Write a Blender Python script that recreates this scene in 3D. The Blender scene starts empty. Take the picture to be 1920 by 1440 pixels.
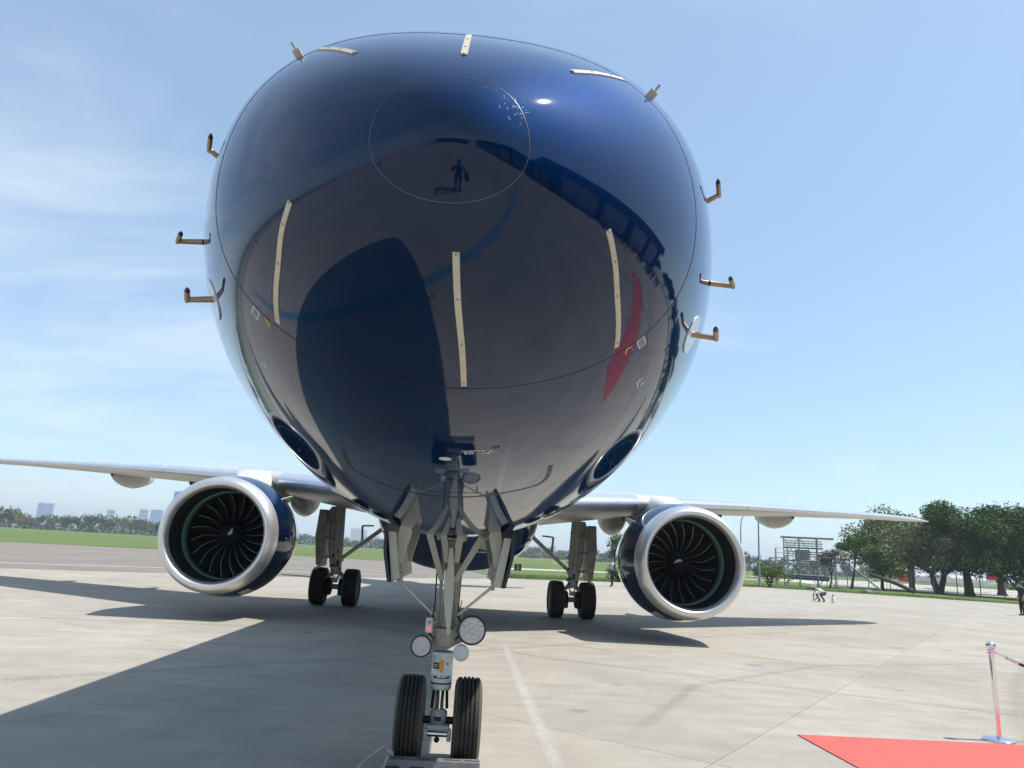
import bpy, bmesh, math, random
import numpy as np
from mathutils import Vector, Matrix
from mathutils.geometry import tessellate_polygon

random.seed(7)
rng = np.random.default_rng(11)
SC = bpy.context.scene
COL = SC.collection
rad = math.radians
PI = math.pi

# ------------------------------------------------------------------ camera, world, sun, exposure
cam_d = bpy.data.cameras.new("camera")
cam_d.sensor_fit = 'HORIZONTAL'; cam_d.sensor_width = 36.0
cam_d.lens = 36.0 * 1339.3 / 1920.0
cam_d.clip_start = 0.02; cam_d.clip_end = 9000
cam = bpy.data.objects.new("camera", cam_d); COL.objects.link(cam)
CAM = Vector((0.032, -1.76, 1.62))
A_, P_, R_ = rad(3.25), rad(13.364), rad(3.384)
fwd = Vector((math.sin(A_) * math.cos(P_), math.cos(A_) * math.cos(P_), math.sin(P_)))
rgt = Vector((math.cos(A_), -math.sin(A_), 0))
up = rgt.cross(fwd)
x_ax = rgt * math.cos(R_) + up * math.sin(R_)
y_ax = -rgt * math.sin(R_) + up * math.cos(R_)
m = Matrix((x_ax, y_ax, -fwd)).transposed().to_4x4(); m.translation = CAM
cam.matrix_world = m
SC.camera = cam

SUN = Vector((0.57, -0.02, 1.0)).normalized()
SUN_EL = math.asin(SUN.z)
world = bpy.data.worlds.new("World"); SC.world = world
world.use_nodes = True
wt = world.node_tree; wn = wt.nodes; wl = wt.links
wn.clear()
w_out = wn.new('ShaderNodeOutputWorld'); w_bg = wn.new('ShaderNodeBackground')
sky = wn.new('ShaderNodeTexSky'); sky.sky_type = 'NISHITA'; sky.sun_disc = False
sky.sun_elevation = SUN_EL; sky.sun_rotation = math.atan2(SUN.x, SUN.y)
sky.air_density = 1.0; sky.dust_density = 1.3; sky.ozone_density = 1.2; sky.altitude = 600
tc = wn.new('ShaderNodeTexCoord')
sep = wn.new('ShaderNodeSeparateXYZ'); wl.new(tc.outputs['Generated'], sep.inputs[0])
def wmath(op, a, b=None, clamp=False):
    n = wn.new('ShaderNodeMath'); n.operation = op; n.use_clamp = clamp
    for i, v in enumerate((a, b)):
        if v is None: continue
        if hasattr(v, 'links'): wl.new(v, n.inputs[i])
        else: n.inputs[i].default_value = v
    return n.outputs[0]
zden = wmath('ADD', wmath('MAXIMUM', sep.outputs[2], 0.0), 0.16)
cmb = wn.new('ShaderNodeCombineXYZ')
wl.new(wmath('DIVIDE', sep.outputs[0], zden), cmb.inputs[0])
wl.new(wmath('DIVIDE', sep.outputs[1], zden), cmb.inputs[1])
cmb.inputs[2].default_value = 3.1
wmap = wn.new('ShaderNodeMapping'); wmap.inputs['Rotation'].default_value = (0, 0, rad(38))
wmap.inputs['Scale'].default_value = (0.75, 1.7, 1.0)
wl.new(cmb.outputs[0], wmap.inputs[0])
n1 = wn.new('ShaderNodeTexNoise'); n1.inputs['Scale'].default_value = 1.15; n1.inputs['Detail'].default_value = 9
n1.inputs['Roughness'].default_value = 0.62; n1.inputs['Distortion'].default_value = 0.7
wl.new(wmap.outputs[0], n1.inputs['Vector'])
n2 = wn.new('ShaderNodeTexNoise'); n2.inputs['Scale'].default_value = 0.42; n2.inputs['Detail'].default_value = 3
wl.new(wmap.outputs[0], n2.inputs['Vector'])
dens = wmath('ADD', wmath('MULTIPLY', n1.outputs[0], 0.62), wmath('MULTIPLY', n2.outputs[0], 0.5))
# the cirrus is thicker towards the west (-x) side of the sky
west = wmath('MULTIPLY', sep.outputs[0], -0.085)
dens = wmath('ADD', dens, west)
cr = wn.new('ShaderNodeMapRange'); cr.interpolation_type = 'SMOOTHSTEP'
cr.inputs[1].default_value = 0.50; cr.inputs[2].default_value = 0.80
wl.new(dens, cr.inputs[0])
cloud_f = wmath('ADD', wmath('MULTIPLY', cr.outputs[0], 0.60), 0.02)
mixc = wn.new('ShaderNodeMix'); mixc.data_type = 'RGBA'
wl.new(cloud_f, mixc.inputs[0]); skt = wn.new('ShaderNodeMix'); skt.data_type = 'RGBA'; skt.blend_type = 'MULTIPLY'; skt.inputs[0].default_value = 1.0
skt.inputs[7].default_value = (1.03, 1.14, 1.10, 1); wl.new(sky.outputs[0], skt.inputs[6]); 
veil = wn.new('ShaderNodeMix'); veil.data_type = 'RGBA'; veil.inputs[0].default_value = 0.38      # thin even cirrostratus over the whole sky
veil.inputs[7].default_value = (2.65, 3.65, 5.0, 1); wl.new(skt.outputs[2], veil.inputs[6]); wl.new(veil.outputs[2], mixc.inputs[6])
mixc.inputs[7].default_value = (4.9, 5.5, 6.0, 1)
wl.new(mixc.outputs[2], w_bg.inputs[0]); w_bg.inputs[1].default_value = 0.15
wl.new(w_bg.outputs[0], w_out.inputs[0])

sun_d = bpy.data.lights.new("sun", 'SUN'); sun_d.energy = 4.7; sun_d.angle = rad(0.53); sun_d.color = (1.0, 0.955, 0.89)
sun = bpy.data.objects.new("sun", sun_d); COL.objects.link(sun)
sun.rotation_euler = SUN.to_track_quat('Z', 'Y').to_euler(); sun.location = (0, 0, 60)
vs = SC.view_settings
vs.view_transform = 'Standard'; vs.look = 'None'; vs.gamma = 1.0; vs.exposure = 0.32; vs.use_curve_mapping = False
SC.cycles.max_bounces = 8; SC.cycles.transparent_max_bounces = 8
SC.cycles.volume_bounces = 0

# ------------------------------------------------------------------ materials
def mat(name, col, rough=0.6, metal=0.0, spec=0.5, var=0.0, scale=3.0, coat=0.0, bump=0.0, col2=None, rvar=0.0,
        objrand=0.0, island=0.0, bscale=None, detail=5, emit=None, sss=None):
    ma = bpy.data.materials.new(name); ma.use_nodes = True
    nt = ma.node_tree; N = nt.nodes; L = nt.links
    b = N['Principled BSDF']
    b.inputs['Base Color'].default_value = (*col, 1); b.inputs['Roughness'].default_value = rough
    b.inputs['Metallic'].default_value = metal; b.inputs['Specular IOR Level'].default_value = spec
    b.inputs['Coat Weight'].default_value = coat; b.inputs['Coat Roughness'].default_value = 0.03
    if emit:
        b.inputs['Emission Color'].default_value = (*emit[0], 1); b.inputs['Emission Strength'].default_value = emit[1]
    if var or bump or col2 or rvar or objrand or island:
        t = N.new('ShaderNodeTexCoord')
        nz = N.new('ShaderNodeTexNoise'); nz.inputs['Scale'].default_value = scale; nz.inputs['Detail'].default_value = detail
        nz.inputs['Roughness'].default_value = 0.62
        L.new(t.outputs['Object'], nz.inputs['Vector'])
        cur = None
        mx = N.new('ShaderNodeMix'); mx.data_type = 'RGBA'
        c2 = col2 if col2 else tuple(min(1, c * (1 + var)) for c in col)
        c1 = col if col2 else tuple(c * (1 - var) for c in col)
        mx.inputs[6].default_value = (*c1, 1); mx.inputs[7].default_value = (*c2, 1)
        mr = N.new('ShaderNodeMapRange'); mr.inputs[1].default_value = 0.32; mr.inputs[2].default_value = 0.68
        L.new(nz.outputs[0], mr.inputs[0]); L.new(mr.outputs[0], mx.inputs[0])
        cur = mx.outputs[2]
        if objrand or island:
            hs = N.new('ShaderNodeHueSaturation')
            src = N.new('ShaderNodeObjectInfo').outputs['Random'] if objrand else N.new('ShaderNodeNewGeometry').outputs['Random Per Island']
            k = objrand or island
            m2 = N.new('ShaderNodeMapRange'); m2.inputs[3].default_value = 1 - k; m2.inputs[4].default_value = 1 + k
            L.new(src, m2.inputs[0]); L.new(m2.outputs[0], hs.inputs['Value']); L.new(cur, hs.inputs['Color'])
            cur = hs.outputs[0]
        L.new(cur, b.inputs['Base Color'])
        if rvar:
            m3 = N.new('ShaderNodeMapRange'); m3.inputs[3].default_value = max(0, rough - rvar); m3.inputs[4].default_value = min(1, rough + rvar)
            L.new(nz.outputs[0], m3.inputs[0]); L.new(m3.outputs[0], b.inputs['Roughness'])
        if bump:
            nb = N.new('ShaderNodeTexNoise'); nb.inputs['Scale'].default_value = bscale or scale * 8; nb.inputs['Detail'].default_value = 4
            L.new(t.outputs['Object'], nb.inputs['Vector'])
            bp = N.new('ShaderNodeBump'); bp.inputs['Strength'].default_value = bump; bp.inputs['Distance'].default_value = 0.02
            L.new(nb.outputs[0], bp.inputs['Height']); L.new(bp.outputs[0], b.inputs['Normal'])
    return ma

M = {}
def concrete(name, objrand):
    ma = bpy.data.materials.new(name); ma.use_nodes = True
    nt = ma.node_tree; N = nt.nodes; L = nt.links; b = N['Principled BSDF']
    g = N.new('ShaderNodeNewGeometry')
    def noise(scale, det, rough, stretch=None, dist=0.0):
        v = g.outputs['Position']
        if stretch:
            mp = N.new('ShaderNodeMapping'); mp.inputs['Rotation'].default_value = (0, 0, rad(-51.5)); mp.inputs['Scale'].default_value = stretch
            L.new(v, mp.inputs[0]); v = mp.outputs[0]
        n = N.new('ShaderNodeTexNoise'); n.inputs['Scale'].default_value = scale; n.inputs['Detail'].default_value = det
        n.inputs['Roughness'].default_value = rough; n.inputs['Distortion'].default_value = dist
        L.new(v, n.inputs['Vector']); return n.outputs[0]
    def ramp(src, a, bb, lo, hi):
        r = N.new('ShaderNodeMapRange'); r.inputs[1].default_value = a; r.inputs[2].default_value = bb
        r.inputs[3].default_value = lo; r.inputs[4].default_value = hi; L.new(src, r.inputs[0]); return r.outputs[0]
    def mul(a, c):
        n = N.new('ShaderNodeMath'); n.operation = 'MULTIPLY'; L.new(a, n.inputs[0])
        if hasattr(c, 'links'): L.new(c, n.inputs[1])
        else: n.inputs[1].default_value = c
        return n.outputs[0]
    val = ramp(noise(0.33, 6, 0.6, None, 0.6), 0.3, 0.7, 0.86, 1.09)
    val = mul(val, ramp(noise(1.6, 8, 0.72), 0.32, 0.68, 0.88, 1.08))
    val = mul(val, ramp(noise(2.6, 5, 0.6, (0.16, 1.6, 1)), 0.3, 0.72, 0.90, 1.07))      # tyre and broom streaks
    val = mul(val, ramp(noise(60, 3, 0.7), 0.25, 0.75, 0.84, 1.12))                      # aggregate grain
    val = mul(val, ramp(noise(0.9, 8, 0.7, None, 1.5), 0.66, 0.76, 1.0, 0.88))           # old spills
    if objrand:
        oi = N.new('ShaderNodeObjectInfo')
        val = mul(val, ramp(oi.outputs['Random'], 0, 1, 0.95, 1.04))
    warm = N.new('ShaderNodeMix'); warm.data_type = 'RGBA'
    warm.inputs[6].default_value = (0.376, 0.340, 0.282, 1); warm.inputs[7].default_value = (0.384, 0.357, 0.310, 1)
    L.new(noise(0.2, 3, 0.5), warm.inputs[0])
    hs = N.new('ShaderNodeHueSaturation'); L.new(warm.outputs[2], hs.inputs['Color']); L.new(val, hs.inputs['Value'])
    L.new(hs.outputs[0], b.inputs['Base Color'])
    b.inputs['Roughness'].default_value = 0.85; b.inputs['Specular IOR Level'].default_value = 0.25
    bp = N.new('ShaderNodeBump'); bp.inputs['Strength'].default_value = 0.25; bp.inputs['Distance'].default_value = 0.01
    L.new(noise(45, 4, 0.65), bp.inputs['Height']); L.new(bp.outputs[0], b.inputs['Normal'])
    return ma
M['slab'] = concrete('concrete_slab', True)
M['concrete'] = concrete('concrete_apron', False)
M['asphalt'] = mat('asphalt', (0.205, 0.180, 0.155), 0.9, var=0.12, scale=0.25, bump=0.3, bscale=40)
M['sealant'] = mat('joint_sealant', (0.20, 0.185, 0.16), 0.9, var=0.3, scale=1.5)
M['grass'] = mat('grass', (0.085, 0.135, 0.034), 0.95, spec=0.1, col2=(0.15, 0.185, 0.065), scale=0.13, bump=1.0, bscale=3.0, detail=9)
M['blade'] = mat('grass_blade', (0.13, 0.18, 0.05), 0.8, spec=0.2, var=0.25, scale=0.5, island=0.3)
M['scrub'] = mat('dry_scrub', (0.20, 0.155, 0.085), 0.95, spec=0.1, col2=(0.115, 0.125, 0.055), scale=0.04, detail=8)
M['track'] = mat('pale_track', (0.45, 0.42, 0.36), 0.9, var=0.1, scale=0.2)
M['white_line'] = mat('white_paint', (0.60, 0.58, 0.54), 0.7, var=0.15, scale=2)
M['yellow_line'] = mat('yellow_paint', (0.52, 0.40, 0.17), 0.7, var=0.12, scale=2)
M['blue_line'] = mat('blue_paint', (0.12, 0.24, 0.36), 0.7, var=0.15, scale=2)
def worn(name, col, thr):
    ma = mat(name, col, 0.75, var=0.15, scale=1.5); nt = ma.node_tree; N = nt.nodes; L = nt.links
    b = N['Principled BSDF']; out = N['Material Output']
    tr = N.new('ShaderNodeBsdfTransparent'); mx = N.new('ShaderNodeMixShader')
    nz = N.new('ShaderNodeTexNoise'); nz.inputs['Scale'].default_value = 22; nz.inputs['Detail'].default_value = 10; nz.inputs['Roughness'].default_value = 0.75
    t = N.new('ShaderNodeTexCoord'); L.new(t.outputs['Object'], nz.inputs['Vector'])
    r = N.new('ShaderNodeMapRange'); r.inputs[1].default_value = thr - 0.16; r.inputs[2].default_value = thr + 0.2; r.inputs[4].default_value = 0.6
    L.new(nz.outputs[0], r.inputs[0])
    an = N.new('ShaderNodeAttribute'); an.attribute_name = 'wear'; mu = N.new('ShaderNodeMath'); mu.operation = 'MULTIPLY'
    L.new(r.outputs[0], mu.inputs[0]); L.new(an.outputs['Fac'], mu.inputs[1]); L.new(mu.outputs[0], mx.inputs[0]); L.new(tr.outputs[0], mx.inputs[1]); L.new(b.outputs[0], mx.inputs[2])
    L.new(mx.outputs[0], out.inputs[0]); return ma
M['worn_white'] = worn('worn_white_paint', (0.70, 0.68, 0.64), 0.45)
M['worn_grey'] = worn('worn_grey_paint', (0.56, 0.545, 0.51), 0.52)
M['worn_yellow'] = worn('worn_yellow_paint', (0.62, 0.46, 0.17), 0.36)
M['carpet'] = mat('red_carpet', (0.60, 0.140, 0.122), 0.95, spec=0.1, var=0.08, scale=6, bump=0.4, bscale=300)
M['navy'] = mat('navy_gloss_paint', (0.0009, 0.0160, 0.060), 0.66, metal=1.0, coat=1.0)
M['navy'].node_tree.nodes['Principled BSDF'].inputs['Coat IOR'].default_value = 1.42
M['navy'].node_tree.nodes['Principled BSDF'].inputs['Coat Roughness'].default_value = 0.04
M['navy'].node_tree.nodes['Principled BSDF'].inputs['Specular Tint'].default_value = (0.22, 0.58, 1.0, 1)
M['navy_in'] = mat('navy_edge_paint', (0.02, 0.025, 0.05), 0.35)
M['seam'] = mat('panel_seam', (0.012, 0.013, 0.018), 0.5)
M['seam_light'] = mat('sealed_seam', (0.065, 0.075, 0.13), 0.35)
M['strip'] = mat('diverter_strip', (0.52, 0.47, 0.36), 0.55, var=0.08, scale=20)
M['rivet'] = mat('strip_rivet', (0.25, 0.22, 0.18), 0.5)
M['white'] = mat('white_gloss_paint', (0.74, 0.74, 0.72), 0.2, spec=0.5, var=0.03, scale=2)
M['wing_under'] = mat('wing_grey_paint', (0.53, 0.515, 0.47), 0.32, var=0.04, scale=1.2)
M['slat'] = mat('polished_slat', (0.70, 0.73, 0.78), 0.18, metal=0.6, var=0.05, scale=1)
M['lip'] = mat('lip_bare_metal', (0.72, 0.70, 0.68), 0.36, metal=0.75, var=0.04, scale=2)
M['inlet'] = mat('inlet_liner', (0.018, 0.018, 0.02), 0.45)
M['green'] = mat('green_rub_strip', (0.10, 0.22, 0.17), 0.55)
M['blade_m'] = mat('fan_blade_metal', (0.10, 0.10, 0.105), 0.30, metal=0.85)
M['blade_lit_edge'] = mat('fan_blade_lit_edge', (0.85, 0.84, 0.82), 0.35, metal=0.35)  # pale colour paints in the light caught by the blade edges
M['black'] = mat('black_rubberised', (0.012, 0.012, 0.013), 0.5)
M['gear'] = mat('gear_beige_paint', (0.56, 0.55, 0.48), 0.38, var=0.07, scale=6, rvar=0.1)
M['gear_light'] = mat('gear_pale_paint', (0.62, 0.65, 0.66), 0.3, var=0.05, scale=8)
M['gear_dirty'] = mat('gear_grimy_paint', (0.36, 0.34, 0.29), 0.5, var=0.25, scale=5)
M['chrome'] = mat('chrome', (0.86, 0.86, 0.87), 0.07, metal=1.0)
M['steel'] = mat('dull_steel', (0.35, 0.35, 0.35), 0.4, metal=0.8, var=0.1, scale=8)
M['tyre'] = mat('tyre_rubber', (0.018, 0.017, 0.0165), 0.7, spec=0.3, var=0.3, scale=4, col2=(0.045, 0.040, 0.035))
M['sidewall'] = mat('tyre_sidewall', (0.085, 0.068, 0.05), 0.8, var=0.15, scale=5)
M['rim'] = mat('wheel_rim', (0.45, 0.45, 0.43), 0.4, metal=0.4)
M['brown_probe'] = mat('heat_tinted_probe', (0.34, 0.24, 0.155), 0.4, metal=0.55, var=0.25, scale=30)
M['probe_tip'] = mat('probe_tip', (0.055, 0.045, 0.05), 0.35, metal=0.7)
M['disc'] = mat('probe_mount_plate', (0.60, 0.66, 0.72), 0.25)
M['lens'] = mat('lamp_lens', (0.62, 0.60, 0.58), 0.12, spec=0.6, var=0.14, scale=45)
M['reflector'] = mat('lamp_cell', (0.66, 0.64, 0.62), 0.25)
M['red_led'] = mat('red_led', (0.7, 0.05, 0.06), 0.3, emit=((1.0, 0.12, 0.14), 0.9))
M['orange'] = mat('orange_tag', (0.72, 0.33, 0.03), 0.5)
M['label_black'] = mat('black_label', (0.015, 0.015, 0.02), 0.5)
M['label_white'] = mat('white_marking', (0.62, 0.62, 0.62), 0.5)
M['dirt_glare'] = mat('sun_glare_on_dirt', (0.22, 0.30, 0.38), 0.5)
M['yellow_mark'] = mat('yellow_marking', (0.70, 0.50, 0.06), 0.5)
M['red_mark'] = mat('red_marking', (0.6, 0.06, 0.06), 0.5)
M['glass'] = mat('dark_glass', (0.01, 0.012, 0.015), 0.05, spec=0.6)
M['alu'] = mat('worn_aluminium', (0.19, 0.19, 0.185), 0.55, metal=0.1, var=0.18, scale=12)
M['rope'] = mat('grey_rope', (0.38, 0.37, 0.34), 0.9, var=0.3, scale=40)
M['navy_rope'] = mat('navy_velvet_rope', (0.015, 0.02, 0.085), 0.7, var=0.2, scale=20)
M['skin'] = mat('skin', (0.42, 0.25, 0.17), 0.6)
M['hair'] = mat('hair', (0.03, 0.02, 0.015), 0.7)
M['hair_red'] = mat('reddish_hair', (0.12, 0.04, 0.03), 0.7)
M['c_blue'] = mat('pale_blue_cloth', (0.38, 0.50, 0.60), 0.9)
M['c_white'] = mat('white_cloth', (0.72, 0.71, 0.70), 0.9)
M['c_navy'] = mat('navy_cloth', (0.025, 0.03, 0.055), 0.9)
M['c_black'] = mat('black_cloth', (0.018, 0.018, 0.02), 0.9)
M['c_jeans'] = mat('blue_denim', (0.05, 0.10, 0.22), 0.9)
M['c_grey'] = mat('grey_cloth', (0.12, 0.12, 0.13), 0.9)
M['hivis'] = mat('yellow_vest', (0.72, 0.62, 0.05), 0.8)
M['bark'] = mat('bark', (0.085, 0.065, 0.05), 0.95, var=0.3, scale=5, bump=0.8, bscale=14)
M['leaf_dark'] = mat('leaf_dark', (0.05, 0.095, 0.018), 0.7, spec=0.12, island=0.45, var=0.2, scale=0.6)
M['leaf_mid'] = mat('leaf_mid', (0.075, 0.135, 0.03), 0.7, spec=0.12, island=0.4, col2=(0.14, 0.165, 0.04), scale=0.4)
M['leaf_grey'] = mat('leaf_greyish', (0.14, 0.17, 0.07), 0.7, spec=0.12, island=0.35, col2=(0.21, 0.205, 0.11), scale=0.5)
M['leaf_fresh'] = mat('leaf_fresh', (0.10, 0.16, 0.035), 0.7, spec=0.12, island=0.35, col2=(0.11, 0.17, 0.04), scale=0.6)
M['leaf_far'] = mat('leaf_far', (0.05, 0.075, 0.03), 0.7, spec=0.2, island=0.35, var=0.2, scale=0.2)
M['leaf_brown'] = mat('leaf_dry', (0.15, 0.10, 0.055), 0.7, spec=0.2, island=0.35, var=0.2, scale=0.3)
M['bld_blue'] = mat('tower_glass_blue', (0.13, 0.28, 0.50), 0.35)
M['bld_white'] = mat('tower_white', (0.70, 0.70, 0.70), 0.7)
M['bld_grey'] = mat('block_grey', (0.36, 0.36, 0.38), 0.8)
M['bld_tan'] = mat('block_tan', (0.50, 0.45, 0.38), 0.8)
M['hangar_wall'] = mat('hangar_wall', (0.46, 0.45, 0.46), 0.7, var=0.15, scale=0.3)
M['hangar_roof'] = mat('hangar_roof_band', (0.028, 0.03, 0.04), 0.6, var=0.1, scale=0.3)
M['scaf'] = mat('galvanised_steel', (0.34, 0.35, 0.34), 0.5, metal=0.4, var=0.15, scale=1)
M['scaf_dark'] = mat('painted_steel_deck', (0.10, 0.11, 0.105), 0.6)
M['lamp_post'] = mat('blue_grey_post', (0.24, 0.27, 0.33), 0.5)
M['fence'] = mat('fence_wire', (0.40, 0.40, 0.38), 0.6, metal=0.3)
M['plane_red'] = mat('red_gloss_paint', (0.55, 0.03, 0.035), 0.3)
M['plane_blue'] = mat('blue_gloss_paint', (0.06, 0.22, 0.48), 0.3)
M['bag'] = mat('black_bag', (0.02, 0.02, 0.022), 0.8)

# ------------------------------------------------------------------ helpers
ORG = {}
class MB:
    """collects shapes; build() links them as one mesh object"""
    def __init__(s): s.v = []; s.f = []; s.mi = []; s.sm = []; s.cur = 0; s.smooth = False
    def add(s, vs, fs, smooth=None):
        o = len(s.v); s.v += [tuple(p) for p in vs]
        for f in fs:
            s.f.append(tuple(i + o for i in f)); s.mi.append(s.cur); s.sm.append(s.smooth if smooth is None else smooth)
        return s
    def box(s, c, d, rot=None, bev=0.0):
        c = Vector(c); hx, hy, hz = d[0] / 2, d[1] / 2, d[2] / 2
        if bev > 0:
            bm = bmesh.new(); bmesh.ops.create_cube(bm, size=1)
            for v in bm.verts: v.co = Vector((v.co.x * d[0], v.co.y * d[1], v.co.z * d[2]))
            bmesh.ops.bevel(bm, geom=list(bm.edges), offset=bev, segments=1, affect='EDGES')
            bm.verts.ensure_lookup_table(); bm.verts.index_update()
            pts = [v.co.copy() for v in bm.verts]; fs = [[v.index for v in f.verts] for f in bm.faces]; bm.free()
        else:
            pts = [Vector((x, y, z)) for x in (-hx, hx) for y in (-hy, hy) for z in (-hz, hz)]
            fs = [(0, 1, 3, 2), (4, 6, 7, 5), (0, 4, 5, 1), (2, 3, 7, 6), (0, 2, 6, 4), (1, 5, 7, 3)]
        if rot is not None:
            R = rot if isinstance(rot, Matrix) else Matrix.Rotation(rot, 3, 'Z')
            pts = [R @ p for p in pts]
        return s.add([p + c for p in pts], fs, False)
    def tube(s, pts, r, seg=10, cap=True, smooth=True):
        pts = [Vector(p) for p in pts]; n = len(pts)
        rs = r if isinstance(r, (list, tuple)) else [r] * n
        vs = []; prev = None
        for i, p in enumerate(pts):
            d = (pts[min(i + 1, n - 1)] - pts[max(i - 1, 0)]).normalized()
            if prev is None:
                a = Vector((0, 0, 1)) if abs(d.z) < 0.9 else Vector((1, 0, 0)); u = d.cross(a).normalized()
            else:
                u = (prev - d * prev.dot(d)).normalized()
            prev = u; w = d.cross(u)
            for k in range(seg):
                t = 2 * PI * k / seg; vs.append(p + (u * math.cos(t) + w * math.sin(t)) * rs[i])
        fs = []
        for i in range(n - 1):
            for k in range(seg):
                a = i * seg + k; b = i * seg + (k + 1) % seg
                fs.append((a, b, b + seg, a + seg))
        s.add(vs, fs, smooth)
        if cap:
            s.add(vs[:seg], [tuple(reversed(range(seg)))], False); s.add(vs[-seg:], [tuple(range(seg))], False)
        return s
    def lathe(s, prof, o, ax, seg=32, smooth=True, close=False):
        """prof: list of (distance along axis, radius)"""
        o = Vector(o); ax = Vector(ax).normalized()
        a = Vector((0, 0, 1)) if abs(ax.z) < 0.9 else Vector((1, 0, 0)); u = ax.cross(a).normalized(); w = ax.cross(u)
        vs = []
        for (d, r) in prof:
            for k in range(seg):
                t = 2 * PI * k / seg; vs.append(o + ax * d + (u * math.cos(t) + w * math.sin(t)) * max(r, 1e-4))
        fs = []; n = len(prof)
        for i in range(n if close else n - 1):
            j = (i + 1) % n
            for k in range(seg):
                k2 = (k + 1) % seg
                fs.append((i * seg + k, j * seg + k, j * seg + k2, i * seg + k2))
        return s.add(vs, fs, smooth)
    def disc(s, c, ax, r, seg=24):
        c = Vector(c); ax = Vector(ax).normalized(); a = Vector((0, 0, 1)) if abs(ax.z) < 0.9 else Vector((1, 0, 0))
        u = ax.cross(a).normalized(); w = ax.cross(u)
        return s.add([c + (u * math.cos(2 * PI * k / seg) + w * math.sin(2 * PI * k / seg)) * r for k in range(seg)], [tuple(range(seg))], False)
    def prism(s, poly, d, vec):
        """closed polygon (3-D points) swept by vec*d"""
        vec = Vector(vec) * d; n = len(poly); p0 = [Vector(p) for p in poly]; p1 = [p + vec for p in p0]
        fs = [tuple(range(n)), tuple(reversed(range(n, 2 * n)))] + [(i, (i + 1) % n, (i + 1) % n + n, i + n) for i in range(n)]
        return s.add(p0 + p1, fs, False)
    def grid(s, rows, smooth=True, closed=False):
        n = len(rows[0]); vs = [p for r in rows for p in r]; fs = []
        for i in range(len(rows) - 1):
            for k in range(n if closed else n - 1):
                k2 = (k + 1) % n
                fs.append((i * n + k, i * n + k2, (i + 1) * n + k2, (i + 1) * n + k))
        return s.add(vs, fs, smooth)
    def build(s, name, mats, parent=None, recalc=True):
        org = ORG.get(parent.name, Vector()) if parent else Vector()
        me = bpy.data.meshes.new(name)
        me.from_pydata([tuple(Vector(p) - org) for p in s.v], [], s.f)
        for mm in (mats if isinstance(mats, (list, tuple)) else [mats]): me.materials.append(mm)
        me.polygons.foreach_set('material_index', s.mi); me.polygons.foreach_set('use_smooth', s.sm)
        if recalc:
            bm = bmesh.new(); bm.from_mesh(me); bmesh.ops.recalc_face_normals(bm, faces=list(bm.faces)); bm.to_mesh(me); bm.free()
        me.update()
        return link(name, me, parent)
def link(name, me, parent=None):
    o = bpy.data.objects.new(name, me); COL.objects.link(o)
    if parent is not None:
        o.parent = parent; ORG[o.name] = ORG.get(parent.name, Vector())
    else: ORG[o.name] = Vector()
    return o
def tag(o, label=None, cat=None, group=None, kind=None):
    if label: o['label'] = label
    if cat: o['category'] = cat
    if group: o['group'] = group
    if kind: o['kind'] = kind
    return o
def empty(name, loc, rz=0.0):
    o = bpy.data.objects.new(name, None); COL.objects.link(o); o.location = loc; o.rotation_euler = (0, 0, rz)
    o.empty_display_size = 0.3; ORG[o.name] = Vector(loc); return o
def struct(o): o['kind'] = 'structure'; return o
def local(o): ORG[o.name] = Vector(); return o       # parts of this empty are written in its own coordinates
def copy_tree(o, parent=None):
    c = o.copy(); COL.objects.link(c)
    if parent is not None: c.parent = parent
    for ch in list(o.children): copy_tree(ch, c)
    return c
def sheet(name, poly, z, ma, parent=None):
    """flat polygon, triangulated"""
    vs_ = [Vector((p[0], p[1], 0)) for p in poly]; fs = []
    for a, b, c in tessellate_polygon([vs_]):
        if (vs_[b] - vs_[a]).cross(vs_[c] - vs_[a]).z < 0: b, c = c, b
        fs.append((a, b, c))
    me = bpy.data.meshes.new(name); me.from_pydata([(p[0], p[1], z) for p in poly], [], fs); me.update()
    me.materials.append(ma); return link(name, me, parent)
def soft_stripe(name, pts, w, z, ma):
    """painted line, worn away towards its edges and ends"""
    ctrl = [Vector((p[0], p[1], 0)) for p in pts]; P = []
    for i in range(len(ctrl) - 1):
        for k in range(12): P.append(ctrl[i].lerp(ctrl[i + 1], k / 12))
    P.append(ctrl[-1]); n = len(P); us_ = (-1, -.6, -.25, .25, .6, 1); al = (0, .55, 1, 1, .55, 0); vs_ = []; av = []
    for i, p in enumerate(P):
        d = (P[min(i + 1, n - 1)] - P[max(i - 1, 0)]).normalized(); q = Vector((-d.y, d.x, 0)); e = min(1, min(i, n - 1 - i) / (n * .12) + .02)
        for u, a in zip(us_, al): vs_.append(p + q * (u * w / 2) + Vector((0, 0, z))); av.append(a * e)
    fs = [(i * 6 + k + 1, i * 6 + k, (i + 1) * 6 + k, (i + 1) * 6 + k + 1) for i in range(n - 1) for k in range(5)]
    me = bpy.data.meshes.new(name); me.from_pydata([tuple(v) for v in vs_], [], fs); me.materials.append(ma)
    at = me.attributes.new('wear', 'FLOAT', 'POINT'); at.data.foreach_set('value', av); me.update()
    if me.polygons[0].normal.z < 0: me.flip_normals()
    return link(name, me)
def stripe(name, pts, w, z, ma, parent=None):
    pts = [Vector((p[0], p[1], 0)) for p in pts]; L_ = []; R2 = []
    for i, p in enumerate(pts):
        d = (pts[min(i + 1, len(pts) - 1)] - pts[max(i - 1, 0)]).normalized(); n = Vector((-d.y, d.x, 0))
        L_.append(p + n * w / 2 + Vector((0, 0, z))); R2.append(p - n * w / 2 + Vector((0, 0, z)))
    b = MB(); n = len(pts)
    b.add(R2 + L_, [(i, i + 1, n + i + 1, n + i) for i in range(n - 1)], False)
    return b.build(name, ma, parent, recalc=False)

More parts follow.
